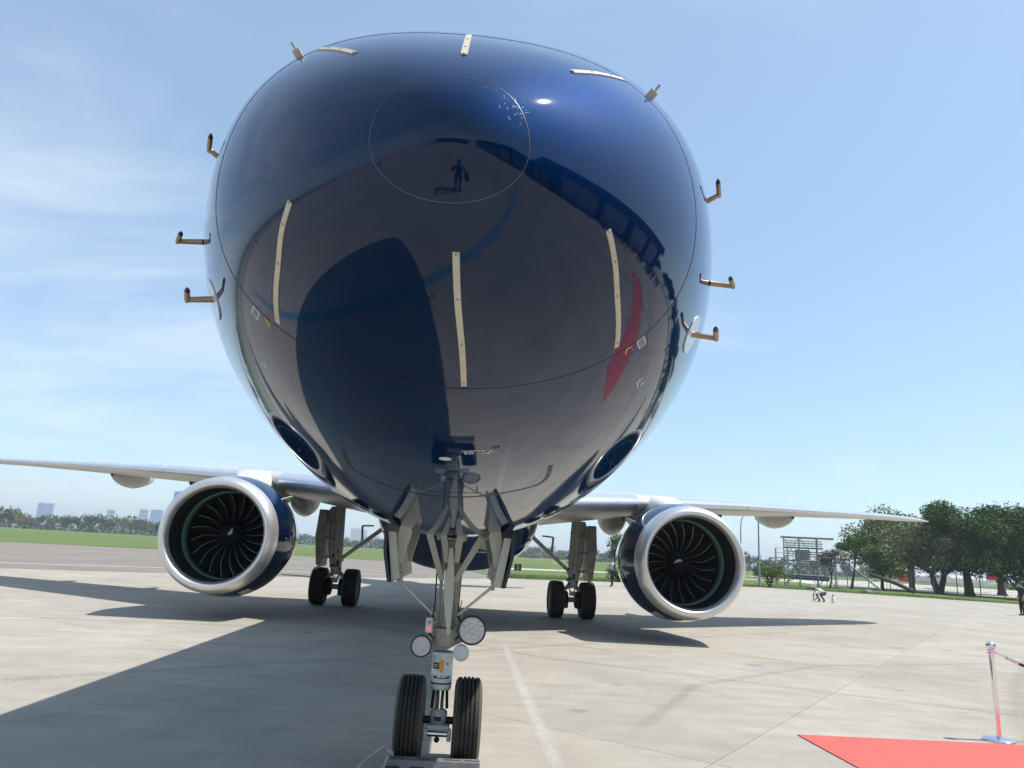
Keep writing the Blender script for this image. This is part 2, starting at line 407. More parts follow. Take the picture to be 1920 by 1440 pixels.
# ------------------------------------------------------------------ ground
W3 = 2600
apron = struct(sheet('apron', [(-W3, -W3), (W3, -W3), (W3, W3), (-W3, W3)], -0.012, M['concrete']))
tdir = Vector((0.894, 0.447)); tnor = Vector((-0.447, 0.894))
def tp(s, n): v = tdir * s + tnor * n; return (v.x, v.y)
twy = struct(sheet('taxiway', [tp(-420, 30.9), tp(-40, 30.9), tp(-12, 31.2), tp(8, 33.5), tp(22, 40), tp(34, 52), tp(36, 84), tp(-420, 84)], -0.006, M['asphalt']))
field = [tp(-900, 82.3), tp(-120, 82.3), tp(-20, 82.3), tp(22, 82.6), (-2.2, 86), (-0.4, 72), (1.2, 60), (2.4, 51.5), (3.6, 48.6), (6, 49.8), (10.4, 53), (18, 58.6), (26.5, 63.0),
         (33, 62.3), (40, 59.6), (46, 57), (60, 50.5), (90, 34), (140, 2), (420, -120), (2000, -300), (2000, 2200), (-2000, 2200)]
struct(sheet('grass_field', field, 0.012, M['grass']))
struct(sheet('scrub_strip', [(-2000, 1150), (-700, 640), (-300, 470), (-120, 420), (80, 420), (150, 430), (400, 900), (400, 2100), (-2000, 2100)], 0.03, M['scrub']))
struct(sheet('pale_yard', [(46, 90), (60, 84), (90, 68), (130, 45), (200, 120), (110, 190), (60, 150)], 0.02, M['track']))
stripe('far_road', [(-900, 900), (-420, 620), (-250, 500), (-100, 400), (66, 352), (140, 330), (260, 320)], 13, 0.05, M['track'])['kind'] = 'structure'
stripe('grass_path', [(1.6, 76), (13, 87), (24, 96), (38, 102), (60, 108)], 5.5, 0.03, M['track'])['kind'] = 'structure'
# concrete slabs of the apron, laid in a skewed grid
ga = Vector((0.623, 0.782)); gb = Vector((0.782, -0.623)); LA, LB = 6.1, 4.85
smesh = MB().box((0, 0, -0.005), (LA - 0.009, LB - 0.009, 0.010), None, 0.002)
first = None; cells = []
for i in range(-10, 12):
    for j in range(-11, 12):
        ca = 5.1 + (i + 0.5) * LA; cb = -1.15 + (j + 0.5) * LB
        c = ga * ca + gb * cb
        rel = Vector((c.x - CAM.x, c.y - CAM.y)); r = rel.length
        if c.dot(tnor) > 29 and c.x < 8: continue
        az = math.degrees(math.atan2(rel.x, rel.y))
        if (r < 41 and -47 < az < 50) or r < 9.5:
            cells.append((c.x, c.y))
for k, (x, y) in enumerate(cells):
    if first is None:
        first = smesh.build('concrete_slab', M['slab'], apron); o = first; rz = math.atan2(ga.y, ga.x)
    else:
        o = bpy.data.objects.new('concrete_slab', first.data); COL.objects.link(o); o.parent = apron
    o.location = (x, y, 0.0); o.rotation_euler = (0, 0, math.atan2(ga.y, ga.x))
    bed = None
# dark sealant under the joints, one quad per slab cell
jb = MB()
for x, y in cells:
    c = Vector((x, y)); q = [c + ga * (sa * LA / 2) + gb * (sb * LB / 2) for sa, sb in ((-1, -1), (1, -1), (1, 1), (-1, 1))]
    jb.add([(p.x, p.y, -0.0108) for p in q], [(3, 2, 1, 0)], False)
js = jb.build('joint_sealant', M['sealant'], apron, recalc=False); js['kind'] = 'stuff'
# painted markings
def mark(name, pts, w, ma, z=0.004): return struct(stripe(name, pts, w, z, ma))
struct(soft_stripe('faded_white_marking', [(0.96, 12.9), (0.93, 9), (0.92, 6.2), (0.92, 3.6)], 0.19, 0.004, M['worn_white']))
struct(soft_stripe('worn_grey_marking', [(-2.95, 5.96), (-1.6, 4.87), (-0.5, 3.98), (0.8, 2.95)], 0.30, 0.004, M['worn_grey']))
mark('blue_marking', [(-13, 10.63), (-4.97, 4.47), (0, 0.33), (4.2, -3.25), (12, -9.8)], 0.2, M['blue_line'])
struct(soft_stripe('yellow_marking', [(16, 2.9), (8.69, 9.45), (6, 12.0), (1, 15.85), (-3, 19.3), (-8, 23.2), (-14, 27.1), (-24, 32.5)], 0.17, 0.004, M['worn_yellow']))
M['rubber_mark'] = worn('tyre_rubber_mark', (0.13, 0.125, 0.115), 0.60)
for k, (pts_, w_) in enumerate((([(-9, 3.2), (-3, 8.2), (3.5, 13.6), (11, 19.5)], .32), ([(14, 6.0), (7.5, 7.4), (1.5, 10.6), (-4, 16.5)], .28), ([(4.2, 3.4), (8.8, 9.6), (15.5, 17.4), (24, 27)], .36), ([(-12, 12), (-4, 12.8), (3, 12.2)], .25), ([(1.6, 5.2), (3.4, 8.6), (6.6, 11.4), (12, 13.4)], .22), ([(20, 22), (10, 24), (2, 28), (-6, 34)], .5))):
    struct(soft_stripe('tyre_mark', pts_, w_, 0.0025 + 0.0002 * k, M['rubber_mark']))
M['oil'] = worn('oil_stain', (0.10, 0.093, 0.082), 0.52)
rs_ = random.Random(15)
for k in range(26):
    x_, y_ = rs_.uniform(-9, 13), rs_.uniform(4.8, 20); r_ = rs_.uniform(.05, .26)
    vs_ = [(x_, y_, .0035)] + [(x_ + r_ * q * math.cos(t_), y_ + r_ * q * math.sin(t_) * .8, .0035) for q in (.5, 1) for t_ in np.linspace(0, 2 * PI, 15)[:-1]]
    fs_ = [(0, 1 + i, 1 + (i + 1) % 14) for i in range(14)] + [(1 + i, 15 + i, 15 + (i + 1) % 14, 1 + (i + 1) % 14) for i in range(14)]
    me_ = bpy.data.meshes.new('oil_stain'); me_.from_pydata(vs_, [], fs_); me_.materials.append(M['oil'])
    at_ = me_.attributes.new('wear', 'FLOAT', 'POINT'); at_.data.foreach_set('value', [.9] + [.6] * 14 + [0.0] * 14); struct(link('oil_stain', me_))
mark('white_taxiway_line', [tp(-300, 35.7), tp(-30, 35.7), tp(-5, 36.2), tp(15, 40)], 0.32, M['white_line'])
mark('yellow_taxiway_line', [tp(-300, 60.3), tp(-60, 60.3), tp(18, 60.3)], 0.6, M['yellow_line'])

# ------------------------------------------------------------------ nose surface of the aircraft
LN = 4.6
TK = np.array([0, .12, .25, .4, .55, .72, .86, 1.0])
ZT, Y0, X0, ET, EB = 2.6707, -0.1666, -0.0535, 0.0386, 0.0238
VT = np.array([0, .1783, .4392, .8433, 1.3614, 1.9005, 2.1931, 2.2984])
VB = np.array([0, .1613, .3253, .4918, .6600, .7845, .8803, .9406])
VW = np.array([0, .1989, .4939, .8482, 1.1382, 1.4256, 1.5614, 1.5766])
def spl(v):
    n = len(TK); h = np.diff(TK); Am = np.zeros((n, n)); b = np.zeros(n); Am[0, 0] = 1
    for i in range(1, n - 1):
        Am[i, i - 1] = h[i - 1]; Am[i, i] = 2 * (h[i - 1] + h[i]); Am[i, i + 1] = h[i]
        b[i] = 6 * ((v[i + 1] - v[i]) / h[i] - (v[i] - v[i - 1]) / h[i - 1])
    Am[-1, -1] = 2 * h[-1]; Am[-1, -2] = h[-1]; b[-1] = 6 * (0 - (v[-1] - v[-2]) / h[-1])
    return np.linalg.solve(Am, b)
MT, MBt, MW = spl(VT), spl(VB), spl(VW)
def ev(t, v, mm):
    t = np.clip(t, 0, 1); i = np.clip(np.searchsorted(TK, t) - 1, 0, len(TK) - 2)
    h = TK[i + 1] - TK[i]; a = (TK[i + 1] - t) / h; b = (t - TK[i]) / h
    return a * v[i] + b * v[i + 1] + ((a ** 3 - a) * mm[i] + (b ** 3 - b) * mm[i + 1]) * h * h / 6
Y1 = Y0 + LN; TAIL0, TAIL1 = 25.5, 36.0
def surf(u, phi):
    """u<=1: nose (u = sqrt of distance); u>1: metres aft of the nose section.  returns (...,3)"""
    u = np.asarray(u, float); phi = np.asarray(phi, float); u, phi = np.broadcast_arrays(u, phi)
    t = np.minimum(u, 1); y = np.where(u <= 1, Y0 + LN * t * t, Y1 + (u - 1))
    T = ev(t, VT, MT); B = ev(t, VB, MBt); w = ev(t, VW, MW)
    k = np.clip((y - TAIL0) / (TAIL1 - TAIL0), 0, 1)
    T = T - 0.35 * k ** 2; B = B - 2.5 * k ** 1.6 + 0.0; w = w * (1 - 0.86 * k ** 1.7)
    sn = np.sin(phi); cs = np.cos(phi); g = 1 + (ET + EB * sn) * 4 * sn * sn * cs * cs
    h = (T + B) / 2; mid = ZT + (T - B) / 2
    return np.stack([X0 + w * cs * g, y, mid + h * sn * g], -1)
def surf_n(u, phi):
    e = 1e-3
    u = np.maximum(np.asarray(u, float), 2e-3)
    du = surf(u + e, phi) - surf(u - e, phi); dp = surf(u, phi + e) - surf(u, phi - e)
    n = np.cross(du, dp); n /= np.linalg.norm(n, axis=-1, keepdims=True) + 1e-12
    return n
def S(t, phi, off=0.0):
    p = surf(t, phi); n = surf_n(t, phi)
    return Vector(p + n * off)
def NRM(t, phi): return Vector(surf_n(t, phi))
def seam_t(phi): return 0.401 - 0.016 * np.sin(phi)
NPH = 224
PH = np.linspace(0, 2 * PI, NPH, endpoint=False)
def skin_mesh(name, U, PHg, tip, ma, parent):
    P = surf(U, PHg); Nn = surf_n(U, PHg)
    R, K = P.shape[:2]
    v = P.reshape(-1, 3); nn = Nn.reshape(-1, 3)
    org = np.array(ORG[parent.name])
    faces = []
    for i in range(R - 1):
        for k in range(K):
            k2 = (k + 1) % K; faces.append((i * K + k, i * K + k2, (i + 1) * K + k2, (i + 1) * K + k))
    if tip == 'nose':
        c = len(v); v = np.vstack([v, [[X0, Y0, ZT]]]); nn = np.vstack([nn, [[0, -1, 0]]])
        faces += [(c, (k + 1) % K, k) for k in range(K)]
    if tip == 'tail':
        c = len(v); v = np.vstack([v, [P[-1].mean(0)]]); nn = np.vstack([nn, [[0, 1, 0]]])
        faces += [(c, (R - 1) * K + k, (R - 1) * K + (k + 1) % K) for k in range(K)]
    me = bpy.data.meshes.new(name); me.from_pydata((v - org).tolist(), [], faces)
    me.polygons.foreach_set('use_smooth', [True] * len(faces)); me.materials.append(ma); me.update()
    bm = bmesh.new(); bm.from_mesh(me); bmesh.ops.recalc_face_normals(bm, faces=list(bm.faces)); bm.to_mesh(me); bm.free()
    me.normals_split_custom_set_from_vertices(nn.tolist())
    return link(name, me, parent)
def dense(pts, n=16):
    """smooth (Catmull-Rom) resample of (t, phi) control points"""
    p = [np.array(q, float) for q in pts]
    for i in range(1, len(p)):
        while p[i][1] - p[i - 1][1] > PI: p[i][1] -= 2 * PI
        while p[i][1] - p[i - 1][1] < -PI: p[i][1] += 2 * PI
    out = []
    for i in range(len(p) - 1):
        a = p[max(i - 1, 0)]; b = p[i]; c = p[i + 1]; d = p[min(i + 2, len(p) - 1)]
        for k in range(n):
            s = k / n
            out.append(0.5 * ((2 * b) + (c - a) * s + (2 * a - 5 * b + 4 * c - d) * s * s + (3 * b - a - 3 * c + d) * s ** 3))
    out.append(p[-1]); return out
def ribbon(name, path, w, off, ma, parent, mb=None, closed=False):
    """raised strip that follows the nose surface"""
    P = [S(q[0], q[1]) for q in path]; Nn = [NRM(q[0], q[1]) for q in path]; rows = []
    n = len(P); ws = w if isinstance(w, list) else [w] * n
    for i in range(n):
        d = (P[(i + 1) % n if closed else min(i + 1, n - 1)] - P[(i - 1) % n if closed else max(i - 1, 0)]).normalized()
        s_ = Nn[i].cross(d).normalized() * ws[i] / 2
        rows.append([P[i] - s_ - Nn[i] * 0.004, P[i] - s_ * 0.9 + Nn[i] * off, P[i] + s_ * 0.9 + Nn[i] * off, P[i] + s_ - Nn[i] * 0.004])
    if closed: rows.append(rows[0])
    b = mb or MB(); b.grid(rows, smooth=False)
    if not closed: b.add(rows[0], [(0, 1, 2, 3)], False); b.add(rows[-1], [(3, 2, 1, 0)], False)
    return b if mb is not None else b.build(name, ma, parent)

plane = tag(empty('airliner', (X0, 17.0, 0.0)), 'navy blue passenger jet with silver lipped engines, parked nose on across the apron', 'airplane')
# radome and fuselage
us = np.linspace(0.012, 1, 84)
U = us[:, None] * seam_t(PH)[None, :]
radome = skin_mesh('radome', U, np.broadcast_to(PH, U.shape), 'nose', M['navy'], plane)
f1 = np.linspace(0, 1, 96)
U1 = seam_t(PH)[None, :] * (1 - f1[:, None]) + f1[:, None] * 1.0
f2 = np.concatenate([np.arange(0.25, TAIL0 - Y1, 0.8), np.linspace(TAIL0 - Y1, TAIL1 - Y1, 26)]) + 1
U = np.vstack([U1, np.repeat(f2[:, None], NPH, 1)])
fuse = skin_mesh('fuselage', U, np.broadcast_to(PH, U.shape), 'tail', M['navy'], plane)
# seams and strips on the radome
ribbon('radome_seam', [(float(seam_t(p)), p) for p in PH[::2]], 0.0052, 0.0010, M['seam'], radome, closed=True)
ribbon('nose_cap_seam', [(0.1225 - 0.0165 * math.sin(p) - 0.0095 * math.cos(p), p) for p in PH[::2]], 0.0024, 0.0006, M['seam_light'], radome, closed=True)
STRIPS = [([(0.2065, -1.5294), (0.2732, -1.5241), (0.347, -1.51), (0.4115, -1.5053)], 0.021),
          ([(0.2563, -2.6859), (0.2804, -2.5873), (0.3286, -2.431), (0.4055, -2.2957)], 0.021),
          ([(0.2501, -0.4958), (0.2845, -0.621), (0.3304, -0.7442), (0.4005, -0.8551)], 0.021),
          ([(0.1938, 1.5864), (0.2637, 1.5858), (0.3822, 1.5932)], 0.021),
          ([(0.2602, 2.2442), (0.3017, 2.2449), (0.345, 2.2555), (0.384, 2.27)], 0.021),
          ([(0.2582, 0.9342), (0.3281, 0.8989), (0.386, 0.861)], 0.021)]
for path, w in STRIPS:
    dp = dense(path, 14)
    st = ribbon('lightning_strip', dp, w, 0.0035, M['strip'], radome)
    for k in range(4):
        q = dp[int((len(dp) - 1) * (0.03 + 0.94 * k / 3))]
        p = S(q[0], q[1], 0.0036); MB().lathe([(0, 0.0042), (0.0018, 0.0036), (0.0022, 0.0)], p, NRM(q[0], q[1]), 8).build('strip_screw', M['rivet'], st)
# dirt flecks upper right of the nose cap, their sun glare painted pale
sb = MB(); rs = random.Random(5)
for k in range(34):
    t = 0.098 + rs.gauss(0, 0.012); p = 0.55 + rs.gauss(0, 0.24)
    if t < 0.05 or t > 0.122: continue
    c = S(t, p, 0.0006); n = NRM(t, p); d = n.orthogonal().normalized(); d.rotate(Matrix.Rotation(rs.uniform(0, 6.3), 3, n)); e = n.cross(d)
    l = rs.uniform(0.001, 0.006); w = rs.uniform(0.0003, 0.0007)
    sb.add([c - d * l - e * w, c + d * l - e * w, c + d * l * .8 + e * w, c - d * l * .9 + e * w], [(0, 1, 2, 3)], False)
scf = sb.build('nose_glare_flecks', M['dirt_glare'], radome); scf['kind'] = 'stuff'
# forward gear door outline, belly lines
def line(name, pts, w, ma=M['seam'], par=None, off=0.0012, n=10): return ribbon(name, dense(pts, n), w, off, ma, par or fuse)
DOOR = [(0.6113, -1.962), (0.650, -1.951), (0.6752, -1.9296), (0.6885, -1.86), (0.6996, -1.7761), (0.7044, -1.6532), (0.7022, -1.531), (0.6975, -1.44), (0.6922, -1.3685), (0.6845, -1.26), (0.675, -1.2147), (0.650, -1.191), (0.6145, -1.1839)]
line('door_seam', DOOR, 0.026)
line('hatch_seam', [(0.6521, -1.6892), (0.670, -1.689), (0.6832, -1.6859), (0.6825, -1.60), (0.6812, -1.5305), (0.6824, -1.475), (0.6805, -1.462), (0.6548, -1.4623)], 0.008)
# small markings
def patch(name, t, phi, w, h, ma, par, off=0.0016, n=14, round_=True, tilt=0.0, parts=None):
    """thin plate tangent to the skin; w across, h along the airflow"""
    c = S(t, phi); nn = NRM(t, phi); fl = (S(t + 0.01, phi) - c); fl = (fl - nn * fl.dot(nn)).normalized()
    sd = nn.cross(fl).normalized()
    if tilt: fl.rotate(Matrix.Rotation(tilt, 3, nn)); sd.rotate(Matrix.Rotation(tilt, 3, nn))
    b = MB()
    if round_: poly = [c + sd * (w / 2 * math.cos(2 * PI * k / n)) + fl * (h / 2 * math.sin(2 * PI * k / n)) for k in range(n)]
    else: poly = [c + sd * (sx * w / 2) + fl * (sy * h / 2) for sx, sy in ((-1, -1), (1, -1), (1, 1), (-1, 1))]
    b.prism([p - nn * 0.003 for p in poly], off + 0.003, nn)
    return b.build(name, ma, par), c, nn, sd, fl
ov = patch('oval_placard', 0.5632, -1.5768, 0.055, 0.042, M['label_white'], fuse, n=20)[0]
patch('drain_hole', 0.534, -1.39, 0.035, 0.03, M['seam'], fuse, n=12)
def dash_rows(name, t, phi, rows, w, gap, along=False, par=None, seed=1):
    """tiny stencilled placard text, too small to read: rows of short strokes"""
    c = S(t, phi); nn = NRM(t, phi); fl = (S(t + 0.01, phi) - c); fl = (fl - nn * fl.dot(nn)).normalized(); sd = nn.cross(fl).normalized()
    if sd.x < 0: sd = -sd
    if along: fl, sd = sd, fl
    r = random.Random(seed); b = MB()
    for i in range(rows):
        x = -w / 2 + r.uniform(0, w * 0.12); ww = w / 2 - r.uniform(0, w * 0.12)
        while x < ww:
            l = r.uniform(0.004, 0.016); 
            if r.random() < 0.85:
                o = c + sd * (x + l / 2) + fl * ((i - rows / 2) * gap)
                b.prism([o + sd * (sx * l / 2) + fl * (sy * gap * 0.27) + nn * 0.0006 for sx, sy in ((-1, -1), (1, -1), (1, 1), (-1, 1))], 0.0006, nn)
            x += l + 0.004
    o = b.build(name, M['label_white'], par or fuse); return o
dash_rows('stencil_notice', 0.5446, -1.459, 4, 0.14, 0.013, seed=3)
dash_rows('stencil_notice', 0.4950, -0.7812, 3, 0.085, 0.013, along=True, seed=4)
dash_rows('stencil_notice', 0.5018, -2.3046, 3, 0.085, 0.013, along=True, seed=5)
for t, p in ((0.4139, -2.4105), (0.4120, -0.7373)):
    pl, c, nn, sd, fl = patch('static_plate', t + 0.008, p, 0.034, 0.062, M['disc'], fuse, round_=False)
    patch('static_plate_face', t + 0.008, p, 0.026, 0.052, M['alu'], pl, off=0.0026, round_=False)
line('chevron_mark', [(0.4160, -2.3587), (0.4190, -2.3356)], 0.006, M['yellow_mark'], n=4); line('chevron_mark', [(0.4190, -2.3356), (0.4230, -2.3277)], 0.006, M['yellow_mark'], n=4)
line('chevron_mark', [(0.4210, -0.8258), (0.4140, -0.8119)], 0.006, M['yellow_mark'], n=4); line('chevron_mark', [(0.4140, -0.8119), (0.4155, -0.7851)], 0.006, M['yellow_mark'], n=4)
# probes
def probe(base, elbow, tip, r, disc=None):
    b = MB(); base, elbow, tip = Vector(base), Vector(elbow), Vector(tip)
    b.tube([base, base.lerp(elbow, 0.9), elbow + (tip - elbow) * 0.04], [r * 1.15, r, r], 12)
    b.tube([elbow - (tip - elbow) * 0.12, elbow + (tip - elbow) * 0.15, elbow + (tip - elbow) * 0.82], [r * 0.8, r, r * 0.95], 12)
    o = b.build('air_data_probe', M['brown_probe'], fuse)
    MB().tube([elbow + (tip - elbow) * 0.82, tip], [r * 0.95, r * 0.42], 12).build('probe_tip', M['probe_tip'], o)
    return o
for sx in (-1, 1):
    ph = -2.69 if sx < 0 else -0.4416
    pl = patch('probe_plate', 0.527, ph, 0.16, 0.30, M['disc'], fuse, off=0.0022, n=28)[0]
    b0 = S(0.523, ph)
    e0 = b0 + Vector((sx * 0.105, 0.0, -0.012)); probe(b0 - Vector((sx * .02, 0, 0)), e0, e0 + Vector((-sx * 0.052, -0.14, 0.0)), 0.0118)
    b1 = Vector((X0 + sx * 1.10, 1.15, 2.835)); e1 = b1 + Vector((sx * 0.105, 0, -0.006)); probe(b1, e1, e1 + Vector((-sx * 0.045, -0.085, 0.006)), 0.0105)
    b2 = Vector((X0 + sx * 1.10, 1.22, 3.26)); e2 = b2 + Vector((sx * 0.072, 0, 0.05)); probe(b2, e2, e2 + Vector((-sx * 0.052, -0.13, 0.0)), 0.011)
    ph3 = 2.34 if sx < 0 else 0.75
    c = S(0.43, ph3); n = NRM(0.43, ph3); fl = (S(0.44, ph3) - c).normalized()
    b = MB(); R3 = Matrix((n.cross(fl), fl, n)).transposed(); b.box(c + n * 0.012, (0.03, 0.05, 0.036), R3, 0.004)
    o = b.build('ice_detector', M['strip'], fuse)
    MB().tube([c + n * 0.028, c + n * 0.056], 0.005, 10).build('detector_rod', M['steel'], o)
# windscreen panes over the flight deck (on top, hidden from the ground)
for p0, p1 in ((1.60, 2.05), (2.10, 2.55), (1.54, 1.09), (1.04, 0.59)):
    rows = [[S(u, p0 + (p1 - p0) * k / 8, 0.004) for k in range(9)] for u in np.linspace(0.655, 0.76, 8)]
    b = MB(); b.grid(rows); b.build('windscreen_pane', M['glass'], fuse)

# belly fairing
def smooth(a, b, x): x = min(1, max(0, (x - a) / (b - a))); return x * x * (3 - 2 * x)
rows = []
for y in np.linspace(9.6, 22.6, 44):
    k = min(smooth(9.6, 13.6, y), 1 - smooth(18.6, 22.6, y)); a = 1.30 + 0.40 * k; zb = 2.05 - 0.84 * k; r = []
    for s_ in np.linspace(PI, 2 * PI, 33):
        c, sn = math.cos(s_), math.sin(s_); e = 2 / 2.5
        r.append((X0 + a * math.copysign(abs(c) ** e, c), y, 2.75 - (2.75 - zb) * abs(sn) ** e))
    rows.append(r)
bf = MB(); bf.grid(rows); bf.build('belly_fairing', M['navy'], plane)
MB().box((X0 + 0.42, 10.9, 1.62), (0.22, 0.02, 0.012)).build('drain_mast', M['white'], plane)
MB().box((X0 + 0.62, 11.6, 1.30), (0.26, 0.02, 0.014)).build('drain_mast', M['white'], plane)
mp = MB().box((X0 + 0.30, 10.6, 1.60), (0.05, 0.012, 0.05)); mp.build('access_plate', M['strip'], plane)

# ------------------------------------------------------------------ wings
ZX = [0, 1.5, 2.64, 4.5, 7.66, 9.77, 12.2, 14.5, 16.9]; ZZ = [2.60, 2.68, 2.80, 3.00, 3.22, 3.33, 3.45, 3.56, 3.63]
def wing_section(x):
    """x = distance from the centreline; returns LE y, LE z, chord, thickness ratio"""
    le = 15.6 + 0.63 * (x - 4.88)
    if x > 15.6: le += 0.9 * ((x - 15.6) / 1.4) ** 2 * 0.35
    ch = np.interp(x, [0, 1.6, 5.2, 16.0, 16.95], [7.6, 6.7, 4.35, 1.65, 0.55])
    th = np.interp(x, [0, 1.6, 5.2, 16.0, 16.95], [0.135, 0.13, 0.112, 0.095, 0.08])
    return le, float(np.interp(x, ZX, ZZ)), float(ch), float(th)
def foil(u, th, upper):
    yt = 5 * th * (0.2969 * math.sqrt(u) - 0.126 * u - 0.3516 * u * u + 0.2843 * u ** 3 - 0.1015 * u ** 4)
    cb = 0.012 * math.sin(PI * u)
    return cb + yt * (1.0 if upper else -0.95)
def wing_pt(x, sx, u, upper, off=0.0):
    le, z, ch, th = wing_section(x)
    inc = 0.035 - 0.0035 * x
    zz = z + foil(u, th, upper) * ch - u * ch * inc + off * (1 if upper else -1)
    return (X0 + sx * x, le + u * ch, zz)
def wing_loft(mb, sx, x0, x1, ups, los, nx, off=0.0):
    rows = []
    for x in np.linspace(x0, x1, nx):
        rows.append([wing_pt(x, sx, u, True, off) for u in ups] + [wing_pt(x, sx, u, False, off) for u in los])
    mb.grid(rows)
    mb.add(rows[0], [tuple(range(len(rows[0])))], False); mb.add(rows[-1], [tuple(reversed(range(len(rows[0]))))], False)
UF = [0.5 * (1 - math.cos(PI * k / 20)) for k in range(21)]
for sx in (-1, 1):
    b = MB(); wing_loft(b, sx, 0.6, 16.95, [u for u in reversed(UF)], [u for u in UF[1:]], 40)
    wing = b.build('wing', M['wing_under'], plane)
    sf = [0.0, 0.0015, 0.005, 0.012, 0.025, 0.045, 0.07, 0.10]
    for a, c in ((1.75, 4.25), (5.45, 7.78), (7.80, 10.18), (10.20, 12.98), (13.0, 16.3)):
        b = MB(); wing_loft(b, sx, a, c - 0.02, list(reversed(sf)), [0.0015, 0.005, 0.012, 0.02, 0.028], 8, 0.006); b.build('slat', M['slat'], wing)
    for xf, L0, L1, dp in ((4.25, 1.6, 5.0, 0.50), (7.3, 1.1, 4.5, 0.44), (10.15, 0.9, 3.7, 0.40)):
        le, z, ch, th = wing_section(xf); rows = []
        for k in range(15):
            s_ = k / 14; y = le + L0 + (L1 - L0) * s_; u = min(1.0, (y - le) / ch)
            zc = wing_pt(xf, sx, u, False)[2] + 0.03; rr = math.sin(PI * min(1, s_ * 0.94 + 0.03)) ** 0.6
            hw = 0.22 * rr + 0.005; dz = dp * rr + 0.01
            rows.append([(X0 + sx * xf + hw * math.cos(q), y, zc - dz * max(0, math.sin(q)) ** 0.75) for q in np.linspace(0, PI, 15)])
        b = MB(); b.grid(rows); fr = b.build('flap_track_fairing', M['wing_under'], wing)
        k = 7; pr = [Vector(p) + Vector((0, 0, -0.003)) for p in rows[k]]; MB().tube(pr, 0.006, 6).build('fairing_joint', M['gear_dirty'], fr)

